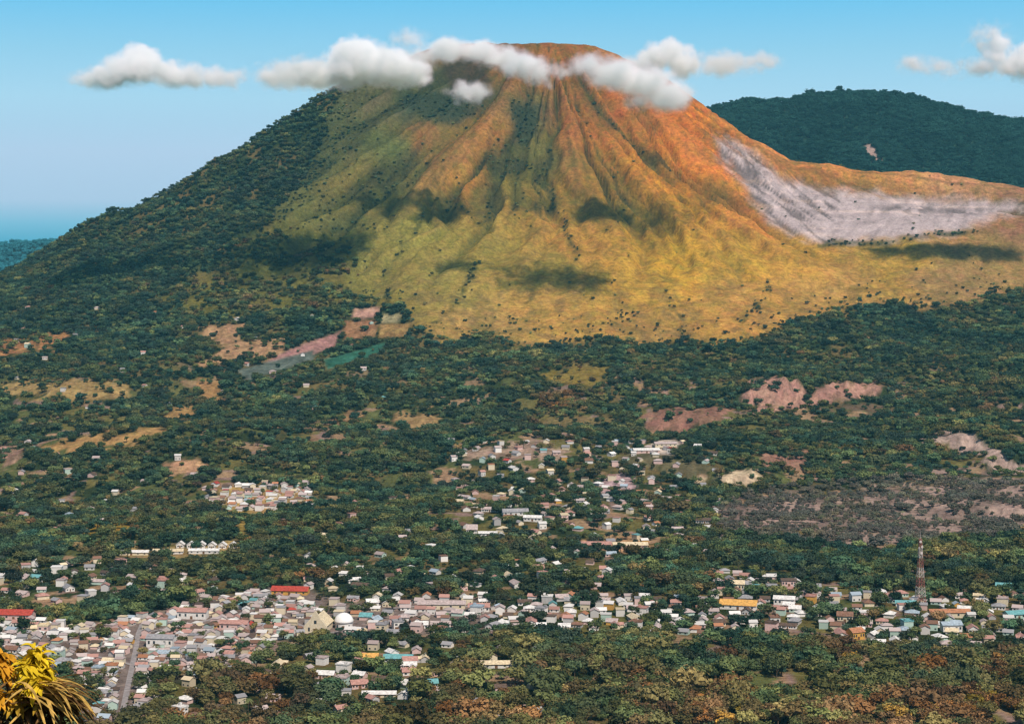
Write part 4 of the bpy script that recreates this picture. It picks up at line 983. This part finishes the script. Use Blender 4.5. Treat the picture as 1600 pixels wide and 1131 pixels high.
for k in range(260):
    o = sp(gS.uniform(-15, 115), gS.uniform(1085, 1150), gS.uniform(.0, .7)); a = gS.uniform(0, 6.28)
    strap(m2, o, (math.cos(a), math.sin(a)*.6, gS.uniform(-.4, .5)), gS.uniform(.3, .7), .10, gS.uniform(.8, 1.8), gS, 5)
m.build('dry_fronds_foliage', L_tan, root); m2.build('old_brown_foliage', L_dark, root)
tag(root, 'shrub with bright yellow leaf tips and drooping dry brown fronds close by', 'shrub')


# ------------------------------------------------------------------ clouds: billows of vapour, each a closed body round its puffs
def cloud(puffs, dens, label, seed, amp=1.3, fine=.04, gain=1.65, step=3.0, dpt=1.15):
    """puffs: (column, row, depth, half width, half height in photo pixels, weight)"""
    W = []
    for (c, r, Y, a, b, wt) in puffs:
        W.append((Vector(((c-CX)/F*Y, Y, HCAM-(r-HOR)/F*Y)), Vector((a/F*Y, max(a, b)*dpt/F*Y, b/F*Y)), wt))
    ctr = sum((p for p, _, _ in W), Vector())/len(W)
    bm = bmesh.new()
    for p, rad, wt in W:
        ret = bmesh.ops.create_icosphere(bm, subdivisions=3, radius=1.0)
        for v in ret['verts']: v.co = Vector((v.co.x*rad.x*1.22, v.co.y*rad.y*1.22, v.co.z*rad.z*1.3)) + (p - ctr)
    tm = bpy.data.meshes.new('cloud'); bm.to_mesh(tm); bm.free()
    o = bpy.data.objects.new('cloud', tm); COL.objects.link(o); md = o.modifiers.new('join', 'REMESH'); md.mode = 'VOXEL'; md.voxel_size = 6.0
    dg = bpy.context.evaluated_depsgraph_get(); me = bpy.data.meshes.new_from_object(o.evaluated_get(dg)); o.modifiers.clear(); o.data = me; bpy.data.meshes.remove(tm)
    o.location = ctr
    m = bpy.data.materials.new('cloud vapour'); m.use_nodes = True; t = m.node_tree; t.nodes.clear(); out = N(t, 'ShaderNodeOutputMaterial')
    tco = N(t, 'ShaderNodeTexCoord'); last = None
    wz = N(t, 'ShaderNodeTexNoise'); wz.inputs['Scale'].default_value = .024; wz.inputs['Detail'].default_value = 3; wz.inputs['Roughness'].default_value = .55
    wo_ = N(t, 'ShaderNodeVectorMath', operation='ADD'); wo_.inputs[1].default_value = (0, seed*177.0, 0); t.links.new(tco.outputs['Object'], wo_.inputs[0]); t.links.new(wo_.outputs[0], wz.inputs['Vector'])
    w1 = N(t, 'ShaderNodeVectorMath', operation='SUBTRACT'); w1.inputs[1].default_value = (.5,.5,.5); t.links.new(wz.outputs['Color'], w1.inputs[0])
    w2 = N(t, 'ShaderNodeVectorMath', operation='MULTIPLY_ADD'); w2.inputs[1].default_value = (85,85,60); t.links.new(w1.outputs[0], w2.inputs[0]); t.links.new(tco.outputs['Object'], w2.inputs[2])
    for p, rad, wt in W:
        su = N(t, 'ShaderNodeVectorMath', operation='SUBTRACT'); su.inputs[1].default_value = p - ctr; t.links.new(w2.outputs[0], su.inputs[0])
        ml = N(t, 'ShaderNodeVectorMath', operation='MULTIPLY'); ml.inputs[1].default_value = (1/rad.x, 1/rad.y, 1/rad.z); t.links.new(su.outputs[0], ml.inputs[0])
        ln = N(t, 'ShaderNodeVectorMath', operation='LENGTH'); t.links.new(ml.outputs[0], ln.inputs[0])
        s1 = N(t, 'ShaderNodeMath', operation='MULTIPLY_ADD'); s1.inputs[1].default_value = -wt; s1.inputs[2].default_value = wt; t.links.new(ln.outputs['Value'], s1.inputs[0])
        if last is None: last = s1.outputs[0]
        else:
            mxn = N(t, 'ShaderNodeMath', operation='MAXIMUM'); t.links.new(last, mxn.inputs[0]); t.links.new(s1.outputs[0], mxn.inputs[1]); last = mxn.outputs[0]
    nz = N(t, 'ShaderNodeTexNoise'); nz.inputs['Scale'].default_value = fine; nz.inputs['Detail'].default_value = 5; nz.inputs['Roughness'].default_value = .62
    of = N(t, 'ShaderNodeVectorMath', operation='ADD'); of.inputs[1].default_value = (seed*311.0, 0, 0); t.links.new(tco.outputs['Object'], of.inputs[0]); t.links.new(of.outputs[0], nz.inputs['Vector'])
    n0 = N(t, 'ShaderNodeMath', operation='MULTIPLY_ADD'); n0.inputs[1].default_value = amp; n0.inputs[2].default_value = -amp*.5; t.links.new(nz.outputs[0], n0.inputs[0])
    ad = N(t, 'ShaderNodeMath', operation='ADD'); t.links.new(last, ad.inputs[0]); t.links.new(n0.outputs[0], ad.inputs[1])
    # fade to nothing before the body's own skin
    fd = N(t, 'ShaderNodeMath', operation='MULTIPLY'); fd.use_clamp = True; fd.inputs[1].default_value = 5.0; la = N(t, 'ShaderNodeMath', operation='ADD'); la.inputs[1].default_value = .08; t.links.new(last, la.inputs[0]); t.links.new(la.outputs[0], fd.inputs[0])
    gn = N(t, 'ShaderNodeMath', operation='MULTIPLY'); gn.use_clamp = True; gn.inputs[1].default_value = gain; t.links.new(ad.outputs[0], gn.inputs[0])
    pw = N(t, 'ShaderNodeMath', operation='POWER'); pw.inputs[1].default_value = 2.2; t.links.new(gn.outputs[0], pw.inputs[0])
    g2 = N(t, 'ShaderNodeMath', operation='MULTIPLY'); t.links.new(pw.outputs[0], g2.inputs[0]); t.links.new(fd.outputs[0], g2.inputs[1])
    de = N(t, 'ShaderNodeMath', operation='MULTIPLY'); de.inputs[1].default_value = dens; t.links.new(g2.outputs[0], de.inputs[0])
    vs_ = N(t, 'ShaderNodeVolumeScatter'); vs_.inputs['Color'].default_value = (1.0,.86,.925,1); vs_.inputs['Anisotropy'].default_value = -.3
    t.links.new(de.outputs[0], vs_.inputs['Density']); t.links.new(vs_.outputs[0], out.inputs['Volume'])
    m.cycles.volume_sampling = 'MULTIPLE_IMPORTANCE'; m.cycles.volume_step_rate = step/10.0
    me.materials.clear(); me.materials.append(m)
    return tag(o, label, 'cloud', 'clouds round the summit')
CL = [
 (.12, 'bright white cloud with a pink grey base alone in the sky beyond the dark flank', [(218,96,4100,44,30,1.1),(232,88,4100,26,20,1.1),(196,104,4100,40,22,1),(205,114,4100,64,24,.7),(255,112,4090,50,22,.8),(168,122,4100,62,20,.75),(285,120,4080,58,20,.66),(345,122,4080,50,20,.56),(138,124,4080,38,16,.62)]),
 (.13, 'white cloud covering the upper forested edge of the cone', [(552,92,4055,42,32,1.1),(575,90,4055,34,28,1.1),(598,104,4060,56,32,1),(632,112,4062,46,26,1),(540,114,4055,44,26,.9),(484,118,4060,76,22,.6),(430,122,4060,40,18,.52)]),
 (.07, 'thin grey cloud veil above the torn summit cloud', [(655,92,4345,38,22,.8),(640,60,4345,38,20,.48),(690,80,4340,36,20,.7)]),
 (.075, 'torn pink white cloud drifting across the summit face', [(705,78,4280,48,22,.95),(748,80,4280,46,20,1),(735,144,4290,42,20,.85),(788,92,4280,44,22,.95),(735,142,4290,40,18,.8)]),
 (.075, 'small pale cloud hanging just under the summit rim', [(822,104,3935,44,28,.95),(848,114,3930,28,24,.85),(876,112,3925,34,16,.45)]),
 (.075, 'wispy pale cloud trailing down the orange shoulder', [(922,102,3860,40,24,.7),(962,116,3860,52,30,.95),(1008,128,3862,52,32,1),(1045,150,3862,46,28,1),(1000,158,3866,36,16,.5)]),
 (.09, 'compact white cloud puff above the shoulder with a thin grey tail', [(1048,84,4245,38,26,1.1),(1024,90,4245,38,26,1),(1066,100,4245,30,30,1),(1006,102,4245,44,22,.7),(1130,100,4245,66,22,.52),(1188,96,4245,42,16,.5)]),
 (.10, 'cloud cut by the frame edge with a pink white top and grey skirt', [(1554,78,4141,34,30,1.35),(1600,98,4141,48,30,1.3),(1575,104,4141,40,22,1.1),(1660,90,4141,60,34,1.1),(1720,98,4141,70,28,1.1),(1536,106,4141,56,22,.62),(1548,54,4141,48,24,.5)]),
 (.07, 'thin grey scrap of cloud drifting beyond the hill', [(1430,102,4500,38,20,.52),(1468,106,4500,38,18,.5)]),
]
for i, (dn, lb, pf) in enumerate(CL): cloud(pf, dn*.72, lb, i+1, dpt={1: 3.0, 5: 2.0, 6: 1.8, 7: .8}.get(i, 1.35))

# ------------------------------------------------------------------ the air
m = MB(); m.box(-4400, 4400, -200, 12200, -200, 1120); m_h = bpy.data.materials.new('haze air'); m_h.use_nodes = True; t = m_h.node_tree; t.nodes.clear()
pv = N(t, 'ShaderNodeVolumePrincipled'); pv.inputs['Density'].default_value = 2.1e-5; pv.inputs['Color'].default_value = (.22,.74,.95,1); pv.inputs['Anisotropy'].default_value = .0
ho = N(t, 'ShaderNodeOutputMaterial'); t.links.new(pv.outputs[0], ho.inputs['Volume'])
tag(m.build('haze', m_h), 'thin blue air haze over the valley and the volcano', kind='stuff')
